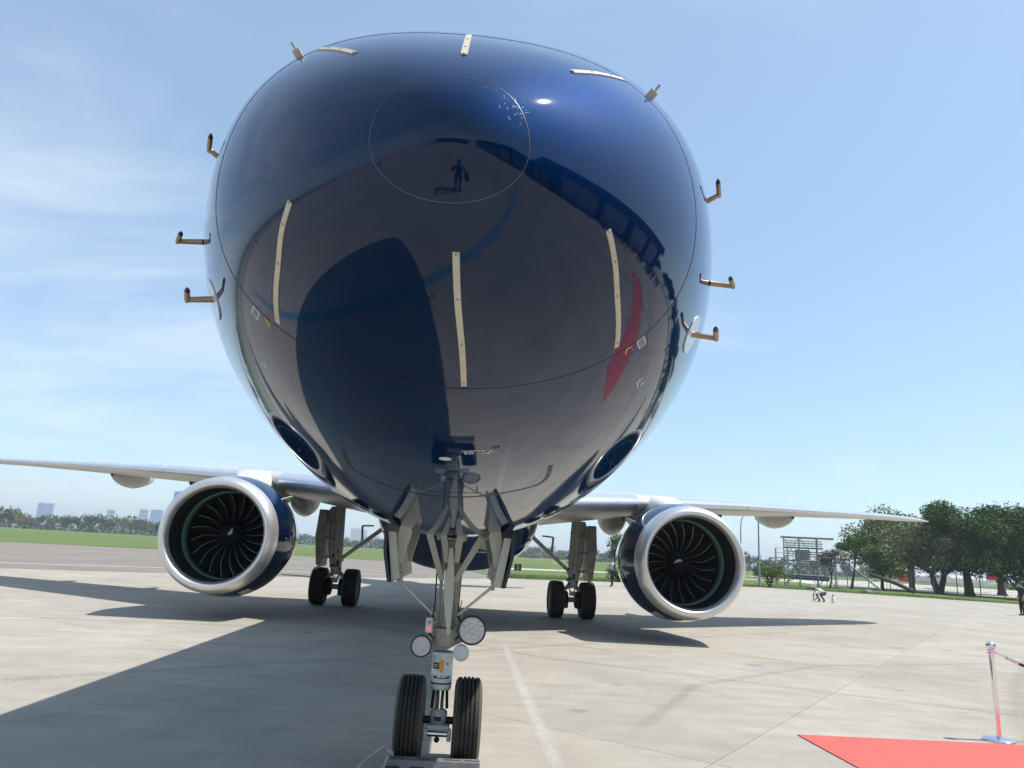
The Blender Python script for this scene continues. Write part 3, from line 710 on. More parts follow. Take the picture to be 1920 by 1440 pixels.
# ------------------------------------------------------------------ engines
def engine(sx):
    ex, ez, y = X0 + sx * 4.885 + 0.045, 1.665, 13.2
    O = (ex, 0, ez); Y = (0, 1, 0)
    b = MB(); b.lathe([(y + .36, 1.178), (y + .6, 1.215), (y + .9, 1.262), (y + 1.2, 1.280), (y + 1.55, 1.262), (y + 2.0, 1.19), (y + 2.6, 1.06), (y + 3.3, 0.95), (y + 3.32, 0.92), (y + 2.6, 0.93)], O, Y, 72)
    eng = b.build('engine', M['navy'], plane)
    lp = [(y + .355, 1.178)] + [(y + 0.33 - 0.33 * math.sin(q) if True else 0, 1.02 + 0.152 * math.cos(q) if q < PI / 2 else 1.02 + 0.110 * math.cos(q)) for q in np.linspace(0.0, PI * .80, 20)]
    MB().lathe(lp, O, Y, 96).build('inlet_lip', M['lip'], eng)
    MB().lathe([(y + 0.33 - 0.33 * math.sin(q), 1.02 + 0.110 * math.cos(q)) for q in np.linspace(PI * .80, PI, 6)] + [(y + .50, 0.905), (y + .62, 0.902), (y + .74, 0.902)], O, Y, 64).build('inlet_liner', M['inlet'], eng)
    MB().lathe([(y + .74, 0.902), (y + .745, 0.890), (y + 1.00, 0.890), (y + 1.05, 0.90)], O, Y, 64).build('rub_strip', M['green'], eng)
    MB().lathe([(y + 1.045, 0.898), (y + 1.75, 0.898), (y + 1.76, 0.02)], O, Y, 48).build('fan_case', M['inlet'], eng)
    MB().lathe([(y + .74, 0.005), (y + .77, 0.04), (y + .86, 0.12), (y + 1.0, 0.205), (y + 1.12, 0.25), (y + 1.5, 0.27)], O, Y, 40).build('spinner', M['black'], eng)
    # white comma painted on the spinner: a curved strip lying on the cone
    sp = MB(); rows = []
    for k in range(9):
        s_ = k / 8; a = 0.3 + 0.9 * s_ + (0 if sx < 0 else 2.2); rr = 0.03 + 0.13 * s_; d = y + 0.765 + (rr - 0.035) * 1.16 - 0.01; wd = 0.035 * math.sin(PI * (0.12 + 0.84 * s_)) / max(rr, .05) * 0.9
        rows.append([Vector((ex + (rr + 0.006) * math.cos(a + q), d - 0.004, ez + (rr + 0.006) * math.sin(a + q))) for q in (-wd, 0, wd)])
    sp.grid(rows); sp.build('spinner_mark', M['label_white'], eng)
    nb = 20; bl = MB(); rows = []
    for k in range(10):
        s_ = k / 9; r = 0.235 + (0.886 - 0.235) * s_
        st = rad(14 + 42 * s_); ch = 0.18 + 0.05 * math.sin(PI * min(1, s_ * 0.9)); swp = 0.10 * math.sin(PI * s_) + 0.10 * s_ * s_
        row = []
        for q in (-0.5, -0.435, -0.15, 0.2, 0.5):
            an = (q * ch * math.sin(st) - 0.055 * math.sin(PI * s_) + 0.05 * s_) / r
            yy = 1.22 + q * ch * math.cos(st) + 0.05 * s_
            row.append((r * math.cos(an), yy, r * math.sin(an)))
        rows.append(row)
    n = len(rows[0]); vs_ = [p for r in rows for p in r]; fs = []; mi = []
    for i in range(len(rows) - 1):
        for k in range(n - 1):
            fs.append((i * n + k, i * n + k + 1, (i + 1) * n + k + 1, (i + 1) * n + k)); mi.append(1 if k == 0 else 0)
    me = bpy.data.meshes.new('fan_blade'); me.from_pydata(vs_, [], fs); me.materials.append(M['blade_m']); me.materials.append(M['blade_lit_edge'])
    me.polygons.foreach_set('material_index', mi); me.polygons.foreach_set('use_smooth', [True] * len(fs))
    for k in range(nb):
        o = bpy.data.objects.new('fan_blade', me); COL.objects.link(o); o.parent = eng
        o.location = Vector((ex, y, ez)) - ORG[plane.name]; o.rotation_euler = (0, 2 * PI * k / nb + 0.1, 0)
    MB().lathe([(y + 2.5, 0.74), (y + 3.4, 0.62), (y + 4.2, 0.42), (y + 4.9, 0.05)], O, Y, 32).build('exhaust_cone', M['steel'], eng)
    # pylon: white fairing growing out of the cowl top into the wing
    rows = []
    for k in range(17):
        s_ = k / 16; yy = y + 0.95 + 4.6 * s_; f = math.sin(PI * min(0.5, s_ * 1.25)) ** 0.7
        hw = 0.06 + 0.45 * f; zt = 2.72 + 0.53 * f - 0.05 * s_; zb = 2.62
        rows.append([(ex - sx * 0.02 + hw * math.copysign(abs(math.cos(q)) ** 0.8, math.cos(q)), yy, zb + (zt - zb) * max(0, math.sin(q)) ** 0.6) for q in np.linspace(0, PI, 17)])
    b = MB(); b.grid(rows); b.add(rows[0], [tuple(range(17))], False); b.build('pylon', M['white'], eng)
    # strake, drain panel and placard on the cowl
    an = rad(40) if sx < 0 else rad(140)
    b = MB(); q0 = []
    for yy, rr, hh in ((1.0, 1.27, 0.0), (1.4, 1.265, 0.16), (1.7, 1.225, 0.2), (1.9, 1.19, 0.0)):
        q0.append((yy, rr, hh))
    ca, sa = math.cos(an), math.sin(an)
    poly = [Vector((ex + (r - .02) * ca, y + yy, ez + (r - .02) * sa)) for yy, r, h in q0] + [Vector((ex + (r + h) * ca, y + yy, ez + (r + h) * sa)) for yy, r, h in reversed(q0[1:3])]
    b.prism(poly, 0.015, Vector((-sa, 0, ca))); b.build('cowl_strake', M['wing_under'], eng)
    def cowl_plate(name, ang, y0, y1, w, ma, r0=None):
        prof = [(.6, 1.215), (.9, 1.262), (1.2, 1.280), (1.55, 1.262), (2.0, 1.19)]
        rr = lambda yy: float(np.interp(yy, [p[0] for p in prof], [p[1] for p in prof])) + 0.005
        rows = [[Vector((ex + rr(yy) * math.cos(ang + dw), y + yy, ez + rr(yy) * math.sin(ang + dw))) for dw in np.linspace(-w, w, 4)] for yy in np.linspace(y0, y1, 5)]
        b = MB(); b.grid(rows); return b.build(name, ma, eng)
    inb = -0.28 if sx < 0 else PI + 0.28
    cowl_plate('placard', inb, 1.15, 1.33, 0.055, M['label_white'])
    cowl_plate('latch', inb + 0.42 * (1 if sx < 0 else -1), 1.1, 1.14, 0.012, M['orange'])
    cowl_plate('latch', inb + 0.28 * (1 if sx < 0 else -1), 0.75, 0.79, 0.012, M['orange'])
    cowl_plate('latch', inb + 0.28 * (1 if sx < 0 else -1), 1.35, 1.39, 0.012, M['orange'])
    cowl_plate('drain_panel', -PI / 2 + (0.45 if sx < 0 else -0.45), 0.62, 1.05, 0.09, M['wing_under'])
    b = MB(); b.lathe([(y + 1.19, 1.2805), (y + 1.20, 1.2835), (y + 1.21, 1.2805)], O, Y, 72); b.build('cowl_seam', M['seam'], eng)
    return eng
engine(-1); engine(1)

# ------------------------------------------------------------------ wheels
def wheel(parent, c, R, w, rim_r, seg=48, grooves=4):
    """tyre with circumferential grooves, plus rim, axis along x"""
    c = Vector(c); h = w / 2; tr = []; sh = 0.16
    side = [(-h * 0.80, rim_r), (-h * 0.97, rim_r + (R - rim_r) * 0.30), (-h, rim_r + (R - rim_r) * 0.55), (-h * 0.93, R - (R - rim_r) * 0.20), (-h * 0.78, R - (R - rim_r) * 0.045)]
    def ring(prof): return prof
    tread = []; xs = np.linspace(-h * 0.74, h * 0.74, grooves + 2)
    for i in range(len(xs) - 1):
        a, b_ = xs[i], xs[i + 1]; g = 0.012 * w / 0.21
        crown = lambda x: R - 0.045 * R * (x / h) ** 2 * 0.9
        if i > 0: a += g / 2
        if i < len(xs) - 2: b_ -= g / 2
        tread += [(a, crown(a) - (0.012 if i > 0 else 0)), (a, crown(a)), (b_, crown(b_)), (b_, crown(b_) - (0.012 if i < len(xs) - 2 else 0))]
    b = MB(); b.lathe(tread, c, (1, 0, 0), seg, smooth=False)
    b.cur = 1; b.lathe(side, c, (1, 0, 0), seg); b.lathe([(-x, r) for x, r in side], c, (1, 0, 0), seg)
    b.cur = 0; b.lathe([side[-1], tread[0]], c, (1, 0, 0), seg); b.lathe([(-side[-1][0], side[-1][1]), tread[-1]], c, (1, 0, 0), seg)
    b.build('tyre', [M['tyre'], M['sidewall']], parent)
    rb = MB()
    for s in (-1, 1):
        rb.lathe([(s * h * 0.80, rim_r), (s * h * 0.72, rim_r * 0.96), (s * h * 0.60, rim_r * 0.86), (s * h * 0.45, rim_r * 0.55), (s * h * 0.62, rim_r * 0.38), (s * h * 0.66, rim_r * 0.2), (s * h * 0.66, 0)], c, (1, 0, 0), 28)
        for k in range(9):
            a = 2 * PI * k / 9; rb.lathe([(0, 0.02), (s * 0.02, 0.018), (s * 0.021, 0)], c + Vector((s * h * 0.55, rim_r * .66 * math.cos(a), rim_r * .66 * math.sin(a))), (1, 0, 0), 8)
    rb.build('wheel_rim', M['rim'], parent)

# ------------------------------------------------------------------ nose gear
NG = X0 + 0.008
b = MB()
b.tube([(NG + .02, 4.33, 1.62), (NG + .012, 4.31, 1.02)], [0.045, 0.062], 20)
b.tube([(NG - .05, 4.27, 1.52), (NG - .072, 4.28, 1.02)], 0.014, 8).tube([(NG + .082, 4.27, 1.52), (NG + .088, 4.28, 1.02)], 0.014, 8)
b.tube([(NG - .04, 4.36, 1.70), (NG - 0.02, 4.34, 1.50)], 0.05, 12)
b.lathe([(0, 0.05), (0, 0.084), (.10, 0.084), (.115, 0.095), (.13, 0.095), (.13, 0.05)], (NG, 4.30, 0.955 - .13 + .06), (0, 0, 1), 28)
ngear = b.build('nose_gear', M['gear_dirty'], plane)
b = MB(); b.lathe([(0, 0.03), (0, 0.078), (0.02, 0.083), (.10, 0.083), (.105, .086), (.125, .086), (.13, 0.083), (.25, 0.085), (.262, .107), (.278, .107), (.28, 0.07)], (NG, 4.30, 0.555), (0, 0, 1), 36)
col = b.build('steering_collar', M['gear_light'], ngear)
MB().lathe([(0, 0.0836), (0.006, 0.0842), (0.012, 0.0836)], (NG, 4.30, 0.598), (0, 0, 1), 36).build('collar_band', M['c_navy'], ngear)
def on_col(name, ang, z, w, h, ma, r=0.0865, th=0.004):
    a0 = -PI / 2 + ang; rows = []
    for zz in (z - h / 2, z + h / 2): rows.append([(NG + r * math.cos(a0 + k * w / r / 4), 4.30 + r * math.sin(a0 + k * w / r / 4), zz) for k in (-2, -1, 0, 1, 2)])
    b = MB(); b.grid(rows); return b.build(name, ma, ngear)
on_col('warning_plate', -0.62, 0.735, 0.058, 0.048, M['label_black'])
on_col('warning_plate_text', -0.62, 0.741, 0.044, 0.006, M['yellow_mark'], 0.0875)
on_col('warning_plate_text', -0.62, 0.727, 0.040, 0.005, M['yellow_mark'], 0.0875)
on_col('lock_tag', -0.03, 0.733, 0.032, 0.085, M['orange'], 0.091)
on_col('name_band', 0.0, 0.655, 0.135, 0.026, M['label_black'])
on_col('name_band_text', 0.0, 0.655, 0.082, 0.008, M['label_white'], 0.0875)
on_col('collar_button', 0.5, 0.752, 0.014, 0.014, M['c_navy'], 0.088)
MB().tube([(NG, 4.30, 0.56), (NG, 4.31, 0.33)], 0.033, 18).build('oleo_piston', M['chrome'], ngear)
MB().tube([(NG - .05, 4.36, 0.56), (NG - .06, 4.37, 0.40)], 0.012, 8).build('torque_link', M['black'], ngear)
MB().tube([(NG + .05, 4.36, 0.56), (NG + .06, 4.37, 0.40)], 0.012, 8).build('torque_link', M['black'], ngear)
b = MB(); b.lathe([(0, 0.05), (0, 0.066), (.10, 0.066), (.12, 0.04)], (NG, 4.31, 0.29), (0, 0, 1), 24)
b.box((NG, 4.24, 0.285), (0.185, 0.08, 0.05), None, 0.008).box((NG - .09, 4.20, 0.245), (0.034, 0.06, 0.085), None, 0.008).box((NG + .09, 4.20, 0.245), (0.034, 0.06, 0.085), None, 0.008)
b.build('axle_block', M['gear_light'], ngear)
MB().tube([(NG - .075, 4.19, 0.255), (NG + .075, 4.19, 0.255)], 0.024, 14).build('tow_pin', M['chrome'], ngear)
MB().lathe([(0, .022), (.012, .02), (.014, 0)], (NG, 4.175, 0.215), (0, -1, 0), 12).build('tow_boss', M['black'], ngear)
MB().box((NG - .005, 4.243, 0.345), (0.055, 0.012, 0.032)).build('axle_label', M['label_black'], ngear)
MB().tube([(NG - .20, 4.31, .325), (NG + .20, 4.31, .325)], 0.028, 14).build('axle', M['black'], ngear)
for s in (-1, 1): wheel(ngear, (NG + s * 0.221, 4.31, 0.325), 0.325, 0.215, 0.165)
# yoke, drag strut, braces
def pr(name, xz, y, th, ma, par): return MB().prism([(x, y, z) for x, z in xz], th, (0, 1, 0)).build(name, ma, par)
pr('yoke_arm', [(-0.093, 1.86), (-0.138, 1.737), (-0.119, 1.658), (-0.09, 1.521), (-0.052, 1.523), (-0.066, 1.648), (-0.085, 1.727), (-0.069, 1.84)], 4.17, 0.16, M['gear'], ngear)
pr('yoke_arm', [(-0.006, 1.86), (0.053, 1.74), (0.045, 1.667), (0.029, 1.527), (-0.009, 1.525), (-0.014, 1.651), (-0.003, 1.732), (-0.026, 1.84)], 4.17, 0.16, M['gear'], ngear)
MB().box((NG + 0.0, 4.28, 1.70), (0.10, 0.05, 0.14), None, 0.01).build('yoke_web', M['gear'], ngear)
MB().tube([(NG - .10, 4.25, 1.715), (NG + .10, 4.25, 1.715)], 0.022, 12).build('yoke_pin', M['steel'], ngear)
MB().tube([(-0.035, 4.16, 1.83), (-0.03, 4.15, 1.71)], 0.006, 8).build('hydraulic_line', M['black'], ngear)
pr('drag_strut', [(-0.056, 1.636), (-0.026, 1.638), (-0.011, 1.505), (0.001, 1.403), (0.003, 1.26), (-0.005, 0.979), (-0.025, 0.978), (-0.073, 1.256), (-0.08, 1.398), (-0.058, 1.503)], 4.13, 0.045, M['gear'], ngear)
for s, top in ((-1, (-0.237, 4.2, 1.765)), (1, (0.205, 4.2, 1.745))):
    bot = (NG + s * 0.055, 4.26, 1.38); d = Vector(bot) - Vector(top)
    b = MB(); q = Vector((d.z, 0, -d.x)).normalized() * 0.022
    b.prism([Vector(top) - q * 1.2, Vector(top) + q * 1.2, Vector(bot) + q, Vector(bot) - q], 0.04, (0, 1, 0)); b.build('side_brace', M['gear'], ngear)
    MB().box(Vector(top) + Vector((s * 0.035, 0, 0.0)), (0.10, 0.05, 0.05), None, 0.006).lathe([(0, .018), (.012, .018), (.013, 0)], Vector(top) + Vector((0, -0.026, 0)), (0, -1, 0), 10).build('brace_fitting', M['gear_dirty'], ngear)
    MB().tube([(NG + s * 0.12, 4.22, 1.83), (NG + s * 0.10, 4.22, 1.70)], .02, 8).build('upper_link', M['gear'], ngear)
# gear doors with goose-neck hinges and pull rods
for s in (-1, 1):
    xo, xb = X0 + s * 0.505, X0 + s * 0.448
    b = MB(); b.prism([(xo, 3.85, 1.80), (xo - s * 0.026, 3.85, 1.80), (xo - s * 0.036, 3.85, 1.58), (xb - s * 0.026, 3.85, 1.36), (xb, 3.85, 1.365), (xo - s * .010, 3.85, 1.58)], 1.55, (0, 1, 0))
    door = b.build('gear_door', M['navy_in'], ngear)
    MB().prism([(xo - s * 0.030, 3.88, 1.735), (xo - s * 0.088, 3.88, 1.735), (xb - s * 0.090, 3.88, 1.39), (xb - s * 0.030, 3.88, 1.375)], 1.48, (0, 1, 0)).build('door_liner', M['gear'], ngear)
    gn = [(-0.39, 1.80), (-0.315, 1.80), (-0.30, 1.74), (-0.338, 1.60), (-0.358, 1.50), (-0.39, 1.50), (-0.395, 1.60), (-0.403, 1.70)]
    MB().prism([(X0 - s * x, 3.95, z) for x, z in gn], 0.07, (0, 1, 0)).build('door_hinge', M['gear'], ngear)
    MB().prism([(X0 - s * x, 5.0, z) for x, z in gn], 0.07, (0, 1, 0)).build('door_hinge', M['gear'], ngear)
    MB().box((X0 + s * 0.375, 3.99, 1.44), (0.035, 0.05, 0.12), None, 0.006).box((X0 + s * 0.355, 3.99, 1.385), (0.03, 0.04, 0.10), None, 0.005).build('hinge_latch', M['steel'], ngear)
    MB().tube([(X0 + s * 0.385, 4.15, 1.375), (X0 + s * 0.10, 4.24, 1.12)], [0.013, 0.0095], 10).tube([(X0 + s * 0.40, 4.15, 1.385), (X0 + s * 0.37, 4.15, 1.362)], 0.02, 10).build('door_rod', M['gear'], ngear)
    MB().tube([(X0 + s * 0.44, 4.05, 1.385), (X0 + s * 0.385, 4.15, 1.378)], 0.012, 8).build('rod_end', M['steel'], ngear)
# lamps
def lamp(c, r, dx, ring, cells=True, tilt=0.0):
    c = Vector(c); ax = Vector((0, -1, 0.04 + tilt)).normalized()
    b = MB(); b.lathe([(-0.09, r * 0.35), (-0.07, r * 0.7), (-0.02, r * 1.02), (0.0, r * 1.06), (0.014, r * 1.06), (0.016, r * 0.96), (0.010, r * 0.93)], c, ax, 32)
    o = b.build('landing_light', M['black'] if ring else M['gear_light'], ngear)
    b = MB(); b.lathe([(0.0105, r * 0.945), (0.014, r * 0.7), (0.0165, r * 0.35), (0.017, 0)], c, ax, 32); b.build('light_lens', M['lens'] if cells else M['gear_light'], ngear)
    if cells:
        n = 0; u = ax.orthogonal().normalized(); w = ax.cross(u); cl = MB()
        for ringn, cnt in ((0, 1), (0.40, 6), (0.76, 12)):
            for k in range(cnt):
                a = 2 * PI * k / cnt; p = c + (u * math.cos(a) + w * math.sin(a)) * ringn * r * 0.98 + ax * (0.017 - 0.004 * ringn)
                cl.lathe([(0, r * 0.17), (0.004, r * 0.12), (0.0055, 0)], p, ax, 10)
        cl.build('light_cells', M['reflector'], ngear)['kind'] = 'stuff'
lamp((0.168, 4.20, 1.015), 0.106, 0, True); lamp((-0.222, 4.24, 0.872), 0.078, 0, True); lamp((0.096, 4.24, 0.838), 0.060, 0, False, False, -0.25)
MB().tube([(0.10, 4.27, 1.0), (0.168, 4.25, 1.015)], 0.018, 8).build('lamp_arm', M['gear_dirty'], ngear)
MB().tube([(-0.10, 4.30, 0.90), (-0.20, 4.27, 0.875)], 0.018, 8).build('lamp_arm', M['gear_dirty'], ngear)
MB().tube([(-0.1, 4.3, 0.99), (-0.17, 4.27, 1.03)], 0.014, 8).build('lamp_arm', M['gear_dirty'], ngear)
b = MB(); b.box((-0.172, 4.24, 1.035), (0.056, 0.06, 0.115), None, 0.006); b.build('taxi_signal_box', M['gear_light'], ngear)
MB().lathe([(0, 0.015), (0.006, 0.013), (0.008, 0)], (-0.172, 4.2095, 1.012), (0, -1, 0), 14).build('red_signal', M['red_led'], ngear)
MB().lathe([(0, 0.013), (0.005, 0.011), (0.006, 0)], (-0.170, 4.2095, 1.056), (0, -1, 0), 14).build('grey_signal', M['steel'], ngear)
# hoses and brackets cluttering the strut
rs = random.Random(3); b = MB()
for k in range(26):
    s = -1 if k % 2 else 1; z = rs.uniform(0.93, 1.16); x = NG + s * rs.uniform(0.07, 0.12); y = rs.uniform(4.22, 4.33)
    if k < 16: b.box((x, y, z), (rs.uniform(.012, .034), rs.uniform(.012, .03), rs.uniform(.014, .045)), rs.uniform(0, 3), 0.002)
    else: b.tube([(x, y, z), (x + s * rs.uniform(0, .05), y - .02, z + rs.uniform(-.06, .06)), (x + s * rs.uniform(-.03, .06), y, z + rs.uniform(.03, .12))], 0.005, 6)
b.build('hose_fittings', M['gear_dirty'], ngear)['kind'] = 'stuff'
for s in (-1, 1):
    MB().tube([(NG + s * .09, 4.26, 1.12), (NG + s * .135, 4.23, 1.06), (NG + s * .12, 4.24, 0.97), (NG + s * .085, 4.25, 0.93)], 0.009, 8).build('hydraulic_hose', M['black'], ngear)
    MB().tube([(NG + s * .10, 4.28, 1.45), (NG + s * .095, 4.27, 1.2), (NG + s * .11, 4.25, 1.09)], 0.006, 8).build('hydraulic_hose', M['black'], ngear)

# ------------------------------------------------------------------ main gear
for sx in (-1, 1):
    cx = X0 + sx * 3.225 + 0.0; y = 18.62
    b = MB(); b.tube([(cx + sx * .14, y, 2.62), (cx + sx * .08, y, 1.6), (cx + sx * .02, y, 0.80)], [0.20, 0.18, 0.14], 18)
    for q_ in (-.15, .13): b.tube([(cx + sx * .14 + q_, y - .1, 2.55), (cx + sx * .07 + q_ * .9, y - .12, 1.5), (cx + sx * .03 + q_ * .7, y - .1, 1.0)], [.075, .07, .05], 10)
    b.box((cx + sx * .02, y - .03, 1.22), (0.34, 0.20, 0.12), None, 0.02).box((cx + sx * .05, y - .04, 1.55), (0.32, 0.16, 0.06), None, 0.01)
    mg = b.build('main_gear', M['gear'], plane)
    for s in (-1, 1): MB().tube([(cx + s * .08, y, 0.86), (cx + s * .22, y, 0.74), (cx + s * .235, y, 0.52)], [0.06, 0.055, 0.05], 10).build('axle_fork', M['gear'], mg)
    MB().tube([(cx - .5, y, .49), (cx + .5, y, .49)], 0.07, 12).build('axle', M['gear_dirty'], mg)
    for s in (-1, 1):
        b = MB(); b.lathe([(0, .20), (.02, .23), (.20, .23), (.21, .12)], (cx + s * .10, y, .49), (s, 0, 0), 20); b.box((cx + s * .16, y - .18, .34), (0.10, 0.08, 0.12), None, .01)
        b.build('brake', M['black'], mg)
    MB().box((cx, y - .17, .66), (.16, .05, .12), None, .01).tube([(cx - .08, y - .1, .80), (cx - .02, y - .2, .62)], .02, 6).tube([(cx + .08, y - .1, .80), (cx + .02, y - .2, .62)], .02, 6).build('torque_link', M['gear'], mg)
    for s in (-1, 1): wheel(mg, (cx + s * 0.43, y, 0.49), 0.49, 0.41, 0.25, 40, 3)
    # door on the outboard side of the leg
    b = MB(); b.prism([(cx + sx * .36, y - .45, 2.50), (cx + sx * .56, y - .45, 2.50), (cx + sx * .60, y - .45, 1.8), (cx + sx * .50, y - .45, 1.05), (cx + sx * .40, y - .45, 1.0), (cx + sx * .34, y - .45, 1.35)], .9, (0, 1, 0)); b.build('gear_door', M['gear_dirty'], mg)
    for z in (1.25, 1.75, 2.2): MB().tube([(cx + sx * .1, y - .2, z), (cx + sx * .40, y - .3, z + .03)], .035, 6).build('door_link', M['gear_dirty'], mg)
    MB().box((cx + sx * .36, y - .5, 1.03), (.36, .03, .05), Matrix.Rotation(sx * 0.5, 3, 'Y')).build('door_flap', M['gear_light'], mg)
    d0, d1 = Vector((X0 + sx * 2.12, y, 2.08)), Vector((cx - sx * .08, y, 1.24))
    b = MB(); d = (d1 - d0).normalized(); q = Vector((-d.z, 0, d.x)) * 0.055
    b.prism([d0 - q, d0 + q, d1 + q * .8, d1 - q * .8], 0.10, (0, 1, 0)); b.prism([d0 - q * .9, d0 + q * .9, d0 + Vector((-sx * .25, 0, .45)) + q, d0 + Vector((-sx * .25, 0, .45)) - q], 0.10, (0, 1, 0)); b.build('side_brace', M['gear'], mg)
    MB().tube([(X0 + sx * 2.66, y, 2.14), (X0 + sx * 2.63, y, 1.74)], 0.03, 8).tube([(X0 + sx * 2.66, y, 2.14), (X0 + sx * 2.35, y, 2.16)], 0.022, 8).build('lock_link', M['gear_dirty'], mg)
    b = MB(); rs = random.Random(9)
    for k in range(18): b.box((cx + rs.uniform(-.15, .15), y - .15, rs.uniform(.9, 2.3)), (rs.uniform(.03, .09), .03, rs.uniform(.02, .07)))
    b.build('strut_clamps', M['black'], mg)['kind'] = 'stuff'

# ------------------------------------------------------------------ tail (behind the nose from here)
b = MB(); rows = []
for z, y0_, ch, th in ((4.4, 27.6, 6.6, .42), (5.2, 29.2, 5.6, .38), (8.0, 31.9, 3.9, .26), (10.6, 34.3, 2.4, .16)):
    rows.append([(X0 + th * math.sin(PI * min(1, u * 1.0)) ** .7 / 2 * s, y0_ + ch * u, z) for s, us_ in ((1, np.linspace(0, 1, 9)), (-1, np.linspace(1, 0, 9)[1:-1])) for u in us_])
b.grid(rows, closed=True); b.add(rows[-1], [tuple(range(len(rows[-1])))], False); b.build('tail_fin', M['navy'], plane)
for sx in (-1, 1):
    b = MB(); rows = []
    for x, y0_, ch, th in ((0.4, 31.4, 3.0, .34), (6.0, 34.6, 1.3, .12)):
        rows.append([(X0 + sx * x, y0_ + ch * u, 4.1 + x * .09 + th * math.sin(PI * u) ** .7 / 2 * s) for s, us_ in ((1, np.linspace(0, 1, 9)), (-1, np.linspace(1, 0, 9)[1:-1])) for u in us_])
    b.grid(rows, closed=True); b.add(rows[-1], [tuple(range(len(rows[-1])))], False); b.build('tailplane', M['wing_under'], plane)
#@@PART2@@
# ------------------------------------------------------------------ chock at the nose wheels
ch = empty('wheel_chock', (NG, 4.02, 0)); tag(ch, 'grey aluminium wheel chock across both nose tyres with a rope loop', 'wheel chock')
b = MB(); b.prism([(NG - .335, 3.90, 0.0), (NG - .335, 4.06, 0.0), (NG - .335, 4.045, 0.118), (NG - .335, 4.0, 0.135), (NG - .335, 3.925, 0.128)], 0.665, (1, 0, 0))
bar = b.build('bar', M['alu'], ch)
for x0, w in ((-.31, .12), (-.12, .10), (.10, .12), (.24, .11)):
    MB().box((NG + x0 + .03, 3.962, 0.1325), (w, 0.010, 0.004)).build('groove', M['c_navy'], ch)
    MB().box((NG + x0, 3.9085, 0.085), (w, 0.004, 0.012)).build('groove', M['c_navy'], ch)
loop = [(-0.375, 4.0, 0.165), (-0.41, 3.99, 0.20), (-0.47, 3.98, 0.165), (-0.55, 3.95, 0.10), (-0.60, 3.90, 0.055), (-0.575, 3.84, 0.02), (-0.50, 3.82, 0.014), (-0.43, 3.84, 0.04), (-0.395, 3.92, 0.11), (-0.375, 3.98, 0.15)]
sp_ = []
for i in range(len(loop) - 1):
    for k in range(5): sp_.append(Vector(loop[i]).lerp(Vector(loop[i + 1]), k / 5) + Vector((0, 0, 0.002 * math.sin(k * 2.1 + i))))
b = MB(); b.tube(sp_, [0.0105 + 0.002 * (i % 2) for i in range(len(sp_))], 8)
b.lathe([(-.03, .018), (.02, .02), (.03, .012)], (-0.38, 4.0, 0.16), (-1, 0, .6), 10).tube([(-0.34, 4.0, .10), (-0.372, 4.0, .16)], .012, 8); b.build('rope_loop', M['rope'], ch)

# ------------------------------------------------------------------ carpet, barrier posts and ropes
cp = MB(); cp.box((8.0, 5.08, 0.005), (8.86, 1.60, 0.010)); cpo = cp.build('red_carpet', M['carpet']); tag(cpo, 'red carpet runner laid on the concrete beside the nose of the jet', 'carpet')
def make_post():
    t = local(empty('barrier_post', (0, 0, 0)))
    MB().lathe([(0, .155), (.012, .158), (.022, .15), (.034, .06), (.045, .03)], (0, 0, 0.002), (0, 0, 1), 40).build('base', M['chrome'], t)
    MB().tube([(0, 0, .03), (0, 0, .90)], .0255, 24).build('pole', M['chrome'], t)
    MB().lathe([(0, .026), (.004, .045), (.016, .045), (.02, .028), (.032, .028), (.036, .04), (.044, .04), (.048, .03)], (0, 0, .865), (0, 0, 1), 28).build('rope_collar', M['chrome'], t)
    MB().lathe([(-.048, .004)] + [(.048 * math.sin(a), .048 * math.cos(a)) for a in np.linspace(-1.2, PI / 2, 14)], (0, 0, .952), (0, 0, 1), 28).build('ball', M['chrome'], t)
    return t
post = make_post()
def rope_between(p, q, name_label, sag=0.22):
    p, q = Vector(p), Vector(q); pts = []
    for k in range(19):
        s = k / 18; pts.append(p.lerp(q, s) - Vector((0, 0, sag * 4 * s * (1 - s))))
    t = local(empty('barrier_rope', (0, 0, 0))); tag(t, name_label, 'rope', 'ropes along the red carpet')
    MB().tube(pts[2:17], .0165, 10).build('cord', M['navy_rope'], t)
    MB().tube([pts[1].lerp(pts[2], .2), pts[2], pts[2].lerp(pts[3], .4)], [.018, .0215, .020], 12).build('end_cap', M['chrome'], t)
    MB().tube([pts[17].lerp(pts[16], .2), pts[16], pts[16].lerp(pts[15], .4)], [.018, .0215, .020], 12).build('end_cap', M['chrome'], t)
    MB().tube([p, pts[1], pts[1].lerp(pts[2], .3)], .007, 8).build('hook', M['chrome'], t)
    MB().tube([q, pts[17], pts[17].lerp(pts[16], .3)], .007, 8).build('hook', M['chrome'], t)
PX = [5.83, 7.75, 9.65, 11.55]
for j, (yy, side) in enumerate(((6.04, 'far'), (4.12, 'near'))):
    for i, x in enumerate(PX):
        o = post if (i == 0 and j == 0) else copy_tree(post)
        o.location = (x, yy, 0)
        tag(o, ('chrome barrier post with a ball top, the one nearest the jet beside the red carpet' if (i == 0 and j == 0)
                else 'chrome rope barrier post standing further along the edge of the red carpet'), 'barrier post', 'barrier posts along the red carpet')
        if i < 3: rope_between((x + .045, yy, .888), (PX[i + 1] - .045, yy, .888), 'navy velvet rope hung from the barrier post nearest the jet' if (i == 0 and j == 0) else 'navy velvet rope hung between further chrome barrier posts')

